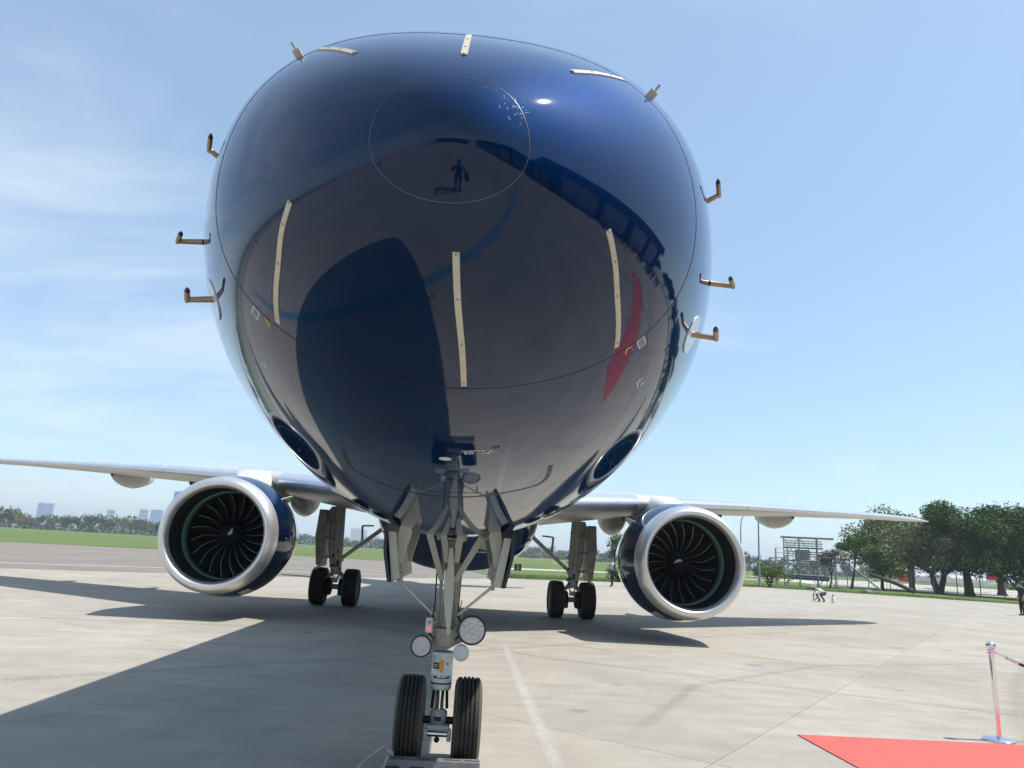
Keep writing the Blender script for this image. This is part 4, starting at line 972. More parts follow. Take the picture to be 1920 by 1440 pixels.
# ------------------------------------------------------------------ people
def body(name, J, bones, mats, parent, radii, regions, root=0, fingers=()):
    """one continuous skinned figure; J joints, regions per bone -> material slot"""
    me = bpy.data.meshes.new('tmp'); me.from_pydata([tuple(p) for p in J], [(a, c) for a, c, _ in bones], [])
    o = bpy.data.objects.new('tmp', me); COL.objects.link(o)
    sk = o.modifiers.new('s', 'SKIN'); sk.use_smooth_shade = True; sk.branch_smoothing = 0.4
    for i, r in enumerate(radii):
        v = me.skin_vertices[0].data[i]; v.radius = r if isinstance(r, tuple) else (r, r); v.use_root = (i == root)
    sb_ = o.modifiers.new('u', 'SUBSURF'); sb_.levels = 1; sb_.render_levels = 1
    dg = bpy.context.evaluated_depsgraph_get()
    nm = bpy.data.meshes.new_from_object(o.evaluated_get(dg)); bpy.data.objects.remove(o, do_unlink=True)
    nm.name = name
    b = MB(); b.smooth = True
    Jv = [Vector(p) for p in J]
    vs_ = [v.co.copy() for v in nm.vertices]
    for p in nm.polygons:
        c = p.center; best = (1e9, 0)
        for a, e, rg in bones:
            d = Jv[e] - Jv[a]; t = max(0, min(1, (c - Jv[a]).dot(d) / max(d.length_squared, 1e-9)))
            dist = (c - Jv[a].lerp(Jv[e], t)).length / (radii[a] if not isinstance(radii[a], tuple) else radii[a][0]) ** 0.5
            if dist < best[0]: best = (dist, rg)
        b.f.append(tuple(p.vertices)); b.mi.append(best[1]); b.sm.append(True)
    b.v = [tuple(v) for v in vs_]
    sk_i = 0
    for (base, dirv, side) in fingers:
        base, dirv, side = Vector(base), Vector(dirv).normalized(), Vector(side).normalized(); nrm = dirv.cross(side)
        b.cur = sk_i
        for k, L_ in enumerate((.068, .078, .074, .058)):
            p = base + side * (.028 - .019 * k); c1 = p + dirv * L_ * .5; c2 = p + (dirv + nrm * .5).normalized() * L_
            b.tube([p - dirv * .02, c1, c2], [.0085, .0082, .006], 6)
        b.tube([base - dirv * .05 + side * .03, base - dirv * .01 + side * .055, base + dirv * .02 + side * .06], [.012, .0105, .007], 6)
    bpy.data.meshes.remove(nm)
    return b.build(name, mats, parent, recalc=False)
def person(label, group=None, pose='stand', top='c_white', legs='c_navy', hair='hair', loc=(0, 0, 0), rz=0.0, shoes='c_black', seed=0, cat='person'):
    """faces +y in its own coordinates"""
    t = local(empty('person', (0, 0, 0))); tag(t, label, cat, group)
    lean = 0.0; hipz = .93
    if pose in ('stand', 'photo', 'phone', 'walk'):
        hip = Vector((0, 0, .93)); chest = Vector((0, .0, 1.28)); neck = Vector((0, 0, 1.46)); hd = Vector((0, .02, 1.60))
        fl, fr = Vector((-.10, 0, .07)), Vector((.10, .02, .07)); kl, kr = Vector((-.10, .03, .50)), Vector((.10, .04, .50))
        if pose == 'walk': fl, kl, fr, kr = Vector((-.09, -.22, .09)), Vector((-.10, -.02, .50)), Vector((.09, .22, .07)), Vector((.10, .16, .50))
    if pose == 'crouch':   # bent right over with one knee low
        hip = Vector((0, -.10, .52)); chest = Vector((0, .22, .66)); neck = Vector((0, .38, .70)); hd = Vector((0, .50, .70))
        fl, fr = Vector((-.12, -.02, .07)), Vector((.13, .10, .07)); kl, kr = Vector((-.15, .26, .36)), Vector((.16, .32, .38))
    ax = (chest - hip).normalized()
    sl, sr = neck - ax * .07 + Vector((-.19, 0, 0)), neck - ax * .07 + Vector((.19, 0, 0))
    if pose == 'photo': el, er, wl_, wr = Vector((-.27, .13, 1.20)), Vector((.27, .13, 1.20)), Vector((-.07, .27, 1.56)), Vector((.085, .27, 1.54))
    elif pose == 'phone': el, er, wl_, wr = Vector((-.25, .05, 1.13)), Vector((.25, .05, 1.13)), Vector((-.10, .30, 1.16)), Vector((.08, .30, 1.14))
    elif pose == 'crouch': el, er, wl_, wr = Vector((-.22, .42, .40)), Vector((.22, .44, .40)), Vector((-.10, .52, .17)), Vector((.10, .54, .17))
    else: el, er, wl_, wr = Vector((-.25, -.02, 1.13)), Vector((.25, -.02, 1.13)), Vector((-.26, .07, .88)), Vector((.26, .07, .88))
    ll, lr = hip + Vector((-.09, 0, -.04)), hip + Vector((.09, 0, -.04))
    J = [hip, hip.lerp(chest, .5), chest, neck - ax * .06, neck, hd, hd + (hd - neck).normalized() * .11, sl, el, wl_, wl_ + (wl_ - el).normalized() * .075, sr, er, wr, wr + (wr - er).normalized() * .075,
         ll, kl, fl, fl + Vector((0, .15, -.035)), lr, kr, fr, fr + Vector((0, .15, -.035))]
    R = [(.15, .115), (.14, .105), (.165, .12), (.10, .09), .055, (.085, .10), (.075, .088), .068, .048, .032, (.04, .022), .068, .048, .032, (.04, .022), .098, .062, .048, .04, .098, .062, .048, .04]
    B_ = [(0, 1, 1), (1, 2, 1), (2, 3, 1), (3, 4, 0), (4, 5, 0), (5, 6, 0), (3, 7, 1), (7, 8, 1), (8, 9, 0), (9, 10, 0), (3, 11, 1), (11, 12, 1), (12, 13, 0), (13, 14, 0),
          (0, 15, 2), (15, 16, 2), (16, 17, 2), (17, 18, 3), (0, 19, 2), (19, 20, 2), (20, 21, 2), (21, 22, 3)]
    fg = [(J[10], J[10] - J[9], (1, 0, 0)), (J[14], J[14] - J[13], (-1, 0, 0))]
    body('body', J, B_, [M['skin'], M[top], M[legs], M[shoes]], t, R, None, 0, fg)
    f = (hd - neck).normalized(); face = Vector((0, 1, 0)) if pose != 'crouch' else Vector((0, .3, -1)).normalized()
    top_ = hd + f * .06
    b = MB(); rows = []
    for i in range(8):
        a = PI * .55 * i / 7; rows.append([top_ + f * (.105 * math.cos(a)) + (Vector((1, 0, 0)) * (math.cos(q) * .092) + face * (math.sin(q) * .108 - .012)) * math.sin(a) for q in np.linspace(0, 2 * PI, 15)[:-1]])
    b.grid(rows, closed=True); b.build('hair', M[hair], t)
    b = MB(); c = hd + face * .10
    b.lathe([(0, .02), (.022, .012), (.03, 0)], c - f * .005, face, 8)
    for s in (-1, 1): b.lathe([(0, .012), (.004, .008), (.005, 0)], hd + face * .092 + f * .03 + Vector((s * .034, 0, 0)), face, 8); b.lathe([(0, .03), (.008, .022), (.009, 0)], hd + Vector((s * .086, 0, 0)), (s, 0, 0), 8)
    b.build('face', M['skin'], t)
    t.location = loc; t.rotation_euler = (0, 0, rz)
    return t
# the photographer, seen mirrored in the nose
ph = person('photographer in dark clothes with a shoulder bag raising a camera towards the nose', None, 'photo', 'c_black', 'c_grey', loc=(CAM.x, CAM.y - 0.375, 0))
cm = local(empty('handheld_camera', (0, 0, 0))); tag(cm, 'black handheld camera held up at the face of the photographer', 'camera')
b = MB(); b.box((CAM.x, CAM.y - .105, CAM.z - .01), (.125, .06, .085), None, .008); b.box((CAM.x, CAM.y - .10, CAM.z + .045), (.06, .05, .03), None, .006); b.build('camera_body', M['black'], cm)
MB().lathe([(0, .034), (.03, .036), (.052, .034), (.054, .024), (.050, .022)], (CAM.x, CAM.y - .078, CAM.z), (0, 1, 0), 24).build('camera_lens', M['black'], cm)
bg = local(empty('shoulder_bag', (0, 0, 0))); tag(bg, 'black shoulder bag hanging at the hip of the photographer', 'bag')
MB().box((CAM.x + .33, CAM.y - .34, .95), (.16, .32, .28), None, .03).build('bag_body', M['bag'], bg)
MB().tube([(CAM.x + .27, CAM.y - .34, 1.08), (CAM.x + .2, CAM.y - .22, 1.25), (CAM.x + .0, CAM.y - .235, 1.36), (CAM.x - .13, CAM.y - .36, 1.46), (CAM.x + .0, CAM.y - .53, 1.36), (CAM.x + .22, CAM.y - .47, 1.2), (CAM.x + .29, CAM.y - .36, 1.08)], .014, 6).build('strap', M['bag'], bg)
person('person in a pale blue shirt looking down at a phone by the dark bush', None, 'phone', 'c_blue', 'c_black', 'hair_red', loc=(9.55, 43.6, 0), rz=rad(60))
bp_ = local(empty('backpack', (0, 0, 0))); tag(bp_, 'dark backpack on the back of the person in the pale blue shirt', 'backpack')
MB().box((0, -.21, 1.18), (.30, .17, .46), None, .04).build('pack', M['c_grey'], bp_); bp_.location = (9.55, 43.6, 0); bp_.rotation_euler = (0, 0, rad(60))
cr_ = person('person in a white shirt and jeans bending down to the concrete right of the engine', None, 'crouch', 'c_white', 'c_navy', 'hair_red', loc=(20.45, 38.6, 0), rz=rad(100))
bt = local(empty('white_bottle', (20.98, 38.5, 0))); tag(bt, 'small white bottle standing on the concrete beside the bending person', 'bottle')
MB().lathe([(0, .09), (.30, .09), (.36, .05), (.37, .045)], (0, 0, 0), (0, 0, 1), 16).build('bottle_body', M['c_white'], bt); MB().lathe([(0, .05), (.06, .05), (.062, 0)], (0, 0, .37), (0, 0, 1), 12).build('bottle_cap', M['c_navy'], bt)
person('person in black clothes with a yellow vest hem at the right edge of the photo', None, 'stand', 'c_black', 'c_black', loc=(29.75, 35.6, 0), rz=rad(80))
for k, (x, y, tp_, lg) in enumerate(((-19.5, -10.4, 'c_navy', 'c_black'), (-24.5, 12.2, 'c_black', 'c_navy'), (-41.5, -14.2, 'c_grey', 'c_black'))):
    person(['person in navy standing off on the apron left of the photographer', 'person in black alone at the left edge of the apron', 'person in grey far off on the apron behind the photographer'][k], None, 'walk', tp_, lg, loc=(x, y, 0), rz=rad(-90 + 40 * k))
# the crowd waiting in front of the hangar: only seen mirrored in the paint
crowd = [person('person standing in the row of onlookers in front of the hangar', 'onlookers in front of the hangar', 'stand', a, l_, loc=(0, 0, -50)) for a, l_ in (('c_black', 'c_grey'), ('c_navy', 'c_black'), ('c_grey', 'c_navy'))]
rs = random.Random(21); used = [False] * 3
for k in range(54):
    s = rs.random() ** 0.8; x = 21.5 + 3.5 * s + rs.uniform(-1.6, 1.6); y = -13 + 28 * s + rs.uniform(-.6, .6)
    i = k % 3; o = crowd[i] if not used[i] else copy_tree(crowd[i]); used[i] = True
    o.location = (x, y, 0); o.rotation_euler = (0, 0, rad(90) + rs.uniform(-.7, .7)); o.scale = (1, 1, rs.uniform(.93, 1.06))

# ------------------------------------------------------------------ hangar and buildings behind the camera (mirrored in the nose)
hg = local(empty('hangar', (0, 0, 0))); tag(hg, 'long dark hangar with a deep flat roof band behind the photographer', 'hangar')
HC = Vector((28.5, -12.5, 0)); HH = 13.5; LX, LY = 50.0, 58.0          # near corner; length along the slab grid
ea, eb = Vector((0.623, 0.782, 0)), Vector((0.782, -0.623, 0)); hr = Matrix((ea, eb, Vector((0, 0, 1)))).transposed()
def hp(a, b_, z): return HC + ea * a + eb * b_ + Vector((0, 0, z))
MB().box(hp(LX / 2, LY / 2, HH * .36), (LX - 1, LY - 1, HH * .72), hr).build('wall', M['hangar_wall'], hg)
MB().box(hp(LX / 2, LY / 2, HH * .86), (LX + 3, LY + 3, HH * .27), hr).build('roof', M['hangar_roof'], hg)
for k in range(5):
    MB().box(hp(1 + (LX - 2) * k / 4, 0.3, HH * .36), (2.6 if k % 2 == 0 else 1.2, 1.0, HH * .715), hr).build('pier', M['hangar_roof'], hg)
    if k < 4: MB().box(hp(1 + (LX - 2) * (k + .5) / 4, 0.42, HH * .3), (8.5, .2, HH * .58), hr).build('hangar_door', M['hangar_wall'], hg)
for k in range(1, 5): MB().box(hp(0.3, 1 + (LY - 2) * k / 4, HH * .36), (1.0, 1.6, HH * .715), hr).build('pier', M['hangar_roof'], hg)
ls = local(empty('long_shed', (0, 0, 0))); tag(ls, 'long dark flat roofed shed running back from the corner of the hangar', 'shed')
la = Vector((0.05, -0.99875, 0)); lb = Vector((0.99875, 0.05, 0)); lr = Matrix((la, lb, Vector((0, 0, 1)))).transposed(); l0 = Vector((22.5, -19.5, 0))
MB().box(l0 + la * 30 + lb * 6 + Vector((0, 0, 4)), (58, 10, 8), lr).build('wall', M['hangar_wall'], ls)
MB().box(l0 + la * 30 + lb * 5 + Vector((0, 0, 9)), (62, 14, 2.2), lr).build('roof', M['hangar_roof'], ls)
for k in range(7): MB().box(l0 + la * (2 + 9 * k) + lb * .6 + Vector((0, 0, 4)), (1.0, .6, 7.9), lr).build('pier', M['hangar_roof'], ls)
lo = local(empty('low_shed', (0, 0, 0))); tag(lo, 'low open sided shed with a flat roof behind the photographer', 'shed')
MB().box((-6, -47, 4.2), (32, 9, .8)).build('roof', M['hangar_roof'], lo); MB().box((-6, -50, 2), (31, 1, 3.9)).build('back_wall', M['bld_tan'], lo)
for k in range(6): MB().box((-11 + 3.2 * k, -43, 2), (.35, .35, 3.9)).build('post', M['hangar_roof'], lo)
tw = MB(); tw.box((-22, -38, .9), (20, .3, 1.6), .35); tag(tw.build('white_barrier', M['c_white']), 'low white barrier along the edge of the apron behind the photographer', 'barrier')

# ------------------------------------------------------------------ distant town
def windows(b, w, d, h, ro, co, face_y):
    for i in range(ro):
        for j in range(co):
            b.box((-w / 2 + w * (j + .5) / co, face_y, h * (i + .6) / (ro + .3)), (w / co * .55, .5, h / ro * .45))
def block(x, y, w, d, h, ma, label, rz=0.0, group=None, ro=6, co=5, plant=True):
    t = local(empty('tower_block', (0, 0, 0))); tag(t, label, 'building', group)
    MB().box((0, 0, h / 2), (w, d, h)).build('wall', M[ma], t)
    b = MB(); windows(b, w, d, h, ro, co, -d / 2); b.build('window_band', M['bld_grey'] if ma != 'bld_grey' else M['glass'], t)
    if plant: MB().box((w * .1, 0, h + 1.2), (w * .4, d * .5, 2.4)).build('roof', M['bld_white'], t)
    t.location = (x, y, 0); t.rotation_euler = (0, 0, rz); return t
tb = local(empty('tower_block', (0, 0, 0))); tag(tb, 'blue glazed tower block with a white end wall far left over the trees', 'building')
MB().box((0, 0, 21), (27, 14, 42)).build('wall', M['bld_white'], tb)
for k in range(2): MB().box((-7.3 + 11.6 * k, -7.0, 21), (10.8, .6, 39)).build('glass_band', M['bld_blue'], tb)
b = MB()
for k in range(13): b.box((-1.6, -7.2, 3 + 3 * k), (23, .5, .35))
b.build('floor_line', M['bld_white'], tb)
MB().box((1, 0, 43.2), (16, 8, 2.4)).box((9, 0, 45), (1, 1, 6)).build('roof', M['bld_white'], tb); tb.location = (-721, 1310, 0); tb.rotation_euler = (0, 0, rad(24))
town = [(-676, 1446, 13, 12, 40, 'bld_grey', 'slim grey apartment block behind the tree line between the blue tower and the engine'), (-664, 1562, 16, 14, 48, 'bld_grey', 'narrow grey tower left of the engine, over the trees'),
        (-566, 1386, 20, 14, 43, 'bld_blue', 'bluish tower just left of the engine inlet'), (-800, 1330, 34, 14, 27, 'bld_white', 'white low block at the left edge over the trees'),
        (-322, 838, 9, 7, 48.5, 'bld_blue', 'bluish tower top showing just over the left engine')]
for x, y, w, d, h, mm, lb in town: block(x, y, w, d, h, mm, lb, rad(24))
rs = random.Random(8)
for k in range(16):
    a = rad(-8.2 + 3.2 * (k % 8) / 7 * 1.6 + rs.uniform(-.15, .15)); D = rs.uniform(1800, 2400); h = rs.uniform(18, 46)
    block(math.sin(a) * D, math.cos(a) * D, rs.uniform(16, 34), 16, h, (cc := rs.choice(['bld_white', 'bld_tan', 'bld_grey', 'bld_white'])), {'bld_white': 'white', 'bld_tan': 'tan', 'bld_grey': 'grey'}[cc] + (' tall' if h > 32 else ' low') + ' block on the hazy skyline ' + ('behind the left main gear' if a < rad(-6.5) else 'between left main gear and nose gear'), -a, 'skyline blocks', 6, 4)
for k in range(10):
    a = rad(5.0 + 6.4 * k / 9 + rs.uniform(-.2, .2)); D = rs.uniform(1600, 2300); h = rs.uniform(18, 44)
    block(math.sin(a) * D, math.cos(a) * D, rs.uniform(14, 28), 16, h, (cc := rs.choice(['bld_white', 'bld_tan', 'bld_grey', 'bld_blue'])), {'bld_white': 'white', 'bld_tan': 'tan', 'bld_grey': 'grey', 'bld_blue': 'bluish'}[cc] + (' tall' if h > 32 else ' low') + ' block on the hazy skyline ' + ('just right of the nose gear' if a < rad(8) else 'behind the right main gear'), -a, 'skyline blocks to the right', 6, 4)
ms = MB(); ms.tube([(0, 0, 0), (0, 0, 40)], [.9, .3], 6)
for k in range(6): ms.tube([(-.8 + .1 * k, 0, 5 + 6 * k), (.8 - .1 * k, 0, 8 + 6 * k)], .12, 4)
mo = ms.build('radio_mast', M['scaf']); mo.location = (-256, 1374, 0); tag(mo, 'thin lattice radio mast on the skyline left of the main gear', 'mast')

# ------------------------------------------------------------------ trees
def leaf_mesh(name, C_, Rr, n, size, ma, seed, flat=1.0, hollow=0.55):
    """leaf quads spread through a set of clump ellipsoids"""
    r = np.random.default_rng(seed); C_ = np.array(C_, float); Rr = np.array(Rr, float)
    wts = Rr.prod(1) ** (2 / 3) if Rr.ndim == 2 else Rr ** 2
    idx = r.choice(len(C_), n, p=wts / wts.sum())
    d = r.normal(size=(n, 3)); d /= np.linalg.norm(d, axis=1, keepdims=True)
    rad_ = hollow + (1.06 - hollow) * r.random(n) ** 0.6
    p = C_[idx] + d * Rr[idx] * rad_[:, None] + r.normal(size=(n, 3)) * size * .4
    nr = d * .55 + r.normal(size=(n, 3)) * .6 + np.array([0, 0, .45]); nr /= np.linalg.norm(nr, axis=1, keepdims=True)
    a = np.cross(nr, r.normal(size=(n, 3))); a /= np.linalg.norm(a, axis=1, keepdims=True); c = np.cross(nr, a)
    s = size * r.uniform(.55, 1.25, n)[:, None]
    k = r.uniform(.45, .75, n)[:, None]
    q = np.stack([p - a * s * .5, p + c * s * k * .5, p + a * s * .5, p - c * s * k * .5], 1).reshape(-1, 3)
    me = bpy.data.meshes.new(name); me.from_pydata(q.tolist(), [], np.arange(n * 4).reshape(n, 4).tolist()); me.materials.append(ma); me.update()
    return me
def tree_parts(seed, h, spread, trunk_h, n_limb, n, size, ma, trunk_r=.3, clump=1.0, multi=1, flat=.7, open_=0.0, low=.12):
    """trunk mesh with limbs and crown mesh, base at the origin"""
    r = random.Random(seed); b = MB(); ends = []
    for s_ in range(multi):
        base = Vector((r.uniform(-.25, .25) * (multi > 1), r.uniform(-.2, .2) * (multi > 1), -0.05)); lean = Vector((r.uniform(-.12, .12) + (s_ - (multi - 1) / 2) * .35, r.uniform(-.12, .12), 1)).normalized()
        top_ = base + lean * trunk_h; b.tube([base, base + lean * trunk_h * .15, base.lerp(top_, .55) + Vector((r.uniform(-.1, .1), 0, 0)), top_], [trunk_r * 1.35, trunk_r, trunk_r * .86, trunk_r * .72], 9)
        for k in range(n_limb):
            a = 2 * PI * (k + r.uniform(-.3, .3)) / n_limb; el = r.uniform(low, 1.2); rr = spread * r.uniform(.55, 1.0) * math.cos(el * .75)
            e = top_ + Vector((math.cos(a) * rr, math.sin(a) * rr, (h - trunk_h) * (.12 + .72 * math.sin(el)) * r.uniform(.75, 1.0)))
            mid_p = top_.lerp(e, .5) + Vector((0, 0, (h - trunk_h) * .10)); tr0 = trunk_r * .55
            b.tube([top_ - lean * .2, mid_p, e], [tr0, tr0 * .55, tr0 * .14], 6)
            ends.append((e, 1.0)); ends.append((mid_p + Vector((r.uniform(-.3, .3), r.uniform(-.3, .3), .3)) * clump, .8))
            for q in range(2):
                e2 = mid_p.lerp(e, r.uniform(.2, .8)) + Vector((r.uniform(-1, 1), r.uniform(-1, 1), r.uniform(-.1, .8))) * spread * .34
                b.tube([mid_p, e2], [tr0 * .4, tr0 * .1], 5); ends.append((e2, .75))
    C_ = []; Rr = []
    for e, k in ends:
        if r.random() < open_: continue
        rr = spread * .30 * clump * k * r.uniform(.6, 1.4); C_.append(e); Rr.append((rr, rr, rr * flat))
    return b, leaf_mesh('crown', C_, Rr, n, size, ma, seed + 100, hollow=.35)
def tree(name, label, loc, seed, group=None, rz=0, sc=1.0, **kw):
    t = local(empty(name, (0, 0, 0))); tag(t, label, 'tree', group)
    b, cm_ = tree_parts(seed, **kw); b.build('trunk', M['bark'], t); link('crown', cm_, t)
    t.location = loc; t.rotation_euler = (0, 0, rz); t.scale = (sc, sc, sc); return t
L = M
tree('spreading_tree', 'grey green spreading tree with a forked trunk at the right behind the wing tip', (55.5, 80.5, 0), 31, h=9.4, spread=5.8, trunk_h=2.5, n_limb=9, n=17000, size=.30, low=-.1, ma=L['leaf_grey'], trunk_r=.36, clump=.95, multi=2)
tree('broad_tree', 'broad mid green tree whose crown top shows behind the wing tip', (59.0, 91.0, 0), 37, h=11.6, spread=7.2, trunk_h=3.6, n_limb=11, n=21000, size=.34, low=-.05, ma=L['leaf_mid'], trunk_r=.36, clump=.95)
tree('dense_tree', 'tall dense dark tree with a thick trunk, second from the right edge', (58.5, 79.5, 0), 43, h=11.8, spread=5.6, trunk_h=3.0, n_limb=12, n=24000, size=.34, low=-.15, ma=L['leaf_dark'], trunk_r=.5, clump=1.1)
tree('dense_tree', 'dark low branched tree cut off by the right edge of the photo', (61.5, 73.5, 0), 47, h=11.2, spread=6.6, trunk_h=2.2, n_limb=13, n=26000, size=.34, low=-.2, ma=L['leaf_dark'], trunk_r=.5, clump=1.15)
tree('dense_tree', 'dark tree in the back between the two trunks at the right edge', (72.0, 92.0, 0), 53, h=14.0, spread=6.5, trunk_h=3.5, n_limb=9, n=14000, size=.42, ma=L['leaf_dark'], trunk_r=.5, clump=1.1)
tree('slender_tree', 'slender open tree with a thin dark trunk beside the steel stair tower', (43.6, 77.8, 0), 59, h=7.4, spread=2.3, trunk_h=3.6, n_limb=5, n=2600, size=.26, ma=L['leaf_fresh'], trunk_r=.15, clump=.95, open_=.25)
tree('bushy_tree', 'dark bushy tree between the slender tree and the spreading tree', (49.0, 81.0, 0), 61, h=6.6, spread=3.6, trunk_h=1.8, n_limb=9, n=9000, size=.28, low=-.1, ma=L['leaf_mid'], trunk_r=.2, clump=1.0)
tree('small_bare_tree', 'small half bare tree in front of the steel stair tower', (40.0, 75.6, 0), 67, h=4.9, spread=1.7, trunk_h=1.6, n_limb=7, n=1900, size=.2, ma=L['leaf_brown'], trunk_r=.1, clump=.9, open_=.2)
tree('round_shrub', 'low round shrub with several stems right of the engine', (29.7, 67.0, 0), 71, h=2.5, spread=1.75, trunk_h=.55, n_limb=6, n=3600, size=.17, ma=L['leaf_fresh'], trunk_r=.08, clump=.9, multi=3)
t = local(empty('dark_bush', (0, 0, 0))); tag(t, 'dark upright conifer bush behind the person in the pale blue shirt', 'bush')
C_ = [(rng.normal(0, .22) , rng.normal(0, .22), z) for z in np.linspace(.5, 3.5, 16)]; Rr = [(1.05 - .20 * z * .9 + .1 * rng.random(),) * 2 + (.5,) for _, _, z in C_]
MB().tube([(0, 0, -.05), (0, 0, 3.4)], [.12, .02], 7).build('trunk', M['bark'], t); link('crown', leaf_mesh('crown', C_, Rr, 5200, .15, M['leaf_dark'], 77, hollow=.2), t); t.location = (12.5, 55.6, 0)
# trees to the right of the frame: mirrored along the right side of the nose
for k, (x, y, s_) in enumerate(((66, 62, 1.0), (74, 55, 1.1), (70, 44, .95), (80, 36, 1.05), (86, 26, 1.0))):
    tree('roadside_tree', 'dark roadside tree beyond the right edge of the apron', (x, y, 0), 83 + k, 'roadside trees beyond the apron edge', h=9.5, spread=5.2, trunk_h=2.2, n_limb=8, n=4200, size=.6, ma=L['leaf_dark'], trunk_r=.4, clump=1.1, sc=s_)
# far tree line
protos = []
for k in range(5):
    b, cm_ = tree_parts(120 + k, h=9.5, spread=5.0 + .5 * (k % 3), trunk_h=1.6, n_limb=7, n=620, size=1.15, ma=[L['leaf_far'], L['leaf_mid'], L['leaf_far'], L['leaf_far'], L['leaf_brown']][k], trunk_r=.35, clump=1.25)
    t = local(empty('distant_tree', (0, 0, -60))); b.build('trunk', M['bark'], t); link('crown', cm_, t); protos.append(t)
rs = random.Random(4); used = [False] * 5; spots = []
for k in range(46): spots.append((-37 + 23.0 * k / 45 + rs.uniform(-.25, .25), rs.uniform(430, 520), rs.uniform(.75, 1.3), 'left'))
for k in range(26): spots.append((-13.5 + 11 * k / 25 + rs.uniform(-.2, .2), rs.uniform(640, 800), rs.uniform(.7, 1.15), 'mid'))
for k in range(24): spots.append((2.5 + 13 * k / 23 + rs.uniform(-.2, .2), rs.uniform(480, 640), rs.uniform(.7, 1.2), 'right'))
for k in range(16): spots.append((15.5 + 16 * k / 15 + rs.uniform(-.2, .2), rs.uniform(300, 420), rs.uniform(.6, 1.0), 'far right'))
LBL = {'left': 'bushy tree in the distant tree line beyond the airfield left of the engine', 'mid': 'hazy tree in the distant line behind the left main gear', 'right': 'hazy tree in the distant line behind the right main gear', 'far right': 'distant tree seen through the gaps beside the steel stair tower'}
for k, (a, D, s_, wh) in enumerate(spots):
    i = k % 4
    if k % 10 == 4: i = 4
    o = protos[i] if not used[i] else copy_tree(protos[i]); used[i] = True
    o.location = (CAM.x + math.sin(rad(a)) * D, CAM.y + math.cos(rad(a)) * D, 0); o.rotation_euler = (0, 0, rs.uniform(0, 6)); o.scale = (s_ * rs.uniform(.85, 1.2), s_, s_)
    size = 'tall' if s_ > 1.08 else ('low' if s_ < .85 else 'medium'); hue = 'dry brown' if i == 4 else 'mid green' if i == 1 else 'dark green'
    if wh == 'left': place = ('at the left edge of the photo' if a < -30.5 else 'below the blue tower' if a < -27 else 'between the blue tower and the slim grey block' if a < -24 else 'below the slim grey block' if a < -22 else 'close to the left engine lip' if a < -19.5 else 'behind the left engine')
    elif wh == 'mid': place = 'behind the left main gear leg' if a < -8.5 else 'between the left main gear and nose gear' if a < -5 else 'behind the nose gear doors'
    elif wh == 'right': place = 'right of the nose gear' if a < 6 else 'behind the right main gear' if a < 10 else 'behind the right engine'
    else: place = 'left of the steel access stand' if a < 23 else 'seen through the access stand' if a < 27 else 'behind the trees at the right'
    tag(o, size + ' ' + hue + ' far tree ' + place, 'tree', 'trees in the ' + wh + ' distance')
# undergrowth below the far trees, and rough grass along the apron edge
C_ = []; Rr = []
for k in range(1500):
    a = rad(rs.uniform(-39, 33)); D = rs.uniform(400, 540) if a < 0 else rs.uniform(380, 560)
    C_.append((math.sin(a) * D, math.cos(a) * D, .6)); Rr.append((rs.uniform(3, 6), rs.uniform(2, 4), rs.uniform(1.4, 3.4)))
ug = link('undergrowth', leaf_mesh('undergrowth', C_, Rr, 30000, 1.4, M['leaf_far'], 5)); tag(ug, 'scrubby undergrowth along the foot of the distant trees', 'undergrowth', kind='stuff')
E_ = [(2.6, 51.5), (3.8, 49.0), (6, 50.2), (10.4, 53.4), (18, 59.0), (26.5, 63.4), (33, 62.7), (40, 60.0), (46, 57.4), (60, 51)]
V_ = []; F_ = []
for k in range(15000):
    i = rs.randrange(len(E_) - 1); s_ = rs.random(); x = E_[i][0] + (E_[i + 1][0] - E_[i][0]) * s_; y = E_[i][1] + (E_[i + 1][1] - E_[i][1]) * s_ + abs(rs.gauss(0, 5)); h_ = rs.uniform(.03, .10) ; a = rs.uniform(0, PI); w = .03
    o_ = len(V_); V_ += [(x - w * math.cos(a), y - w * math.sin(a), .01), (x + w * math.cos(a), y + w * math.sin(a), .01), (x + rs.gauss(0, .05), y + rs.gauss(0, .05), h_)]; F_.append((o_, o_ + 1, o_ + 2))
me = bpy.data.meshes.new('rough_grass'); me.from_pydata(V_, [], F_); me.materials.append(M['blade']); tag(link('rough_grass', me), 'rough grass tufts along the edge of the apron', 'grass', kind='stuff')
# fallen log and litter below the trees
lg = MB(); lg.tube([(45.6, 77.5, 1.75), (46.8, 74.5, .9), (47.4, 72.5, .2)], [.16, .2, .22], 8); tag(lg.build('leaning_trunk', M['bark']), 'dark leaning trunk below the spreading tree at the right', 'log')
fl_ = local(empty('banner', (0, 0, 0))); tag(fl_, 'small red, white and blue banner on a pole among the tree crowns', 'banner')
MB().tube([(0, 0, 0), (0, 0, 8.6)], .03, 6).build('pole', M['bark'], fl_)
for nm_, z_, ma_, x_ in (('upper_stripe', 8.2, 'plane_red', .3), ('middle_stripe', 7.9, 'c_white', .42), ('blue_stripe', 7.6, 'plane_blue', .55), ('lower_stripe', 7.2, 'plane_red', .4)): MB().box((x_, 0, z_), (.6, .06, .28)).build(nm_, M[ma_], fl_)
fl_.scale = (.62, .62, .9)
fl_.location = (48.4, 79.0, -2.1)

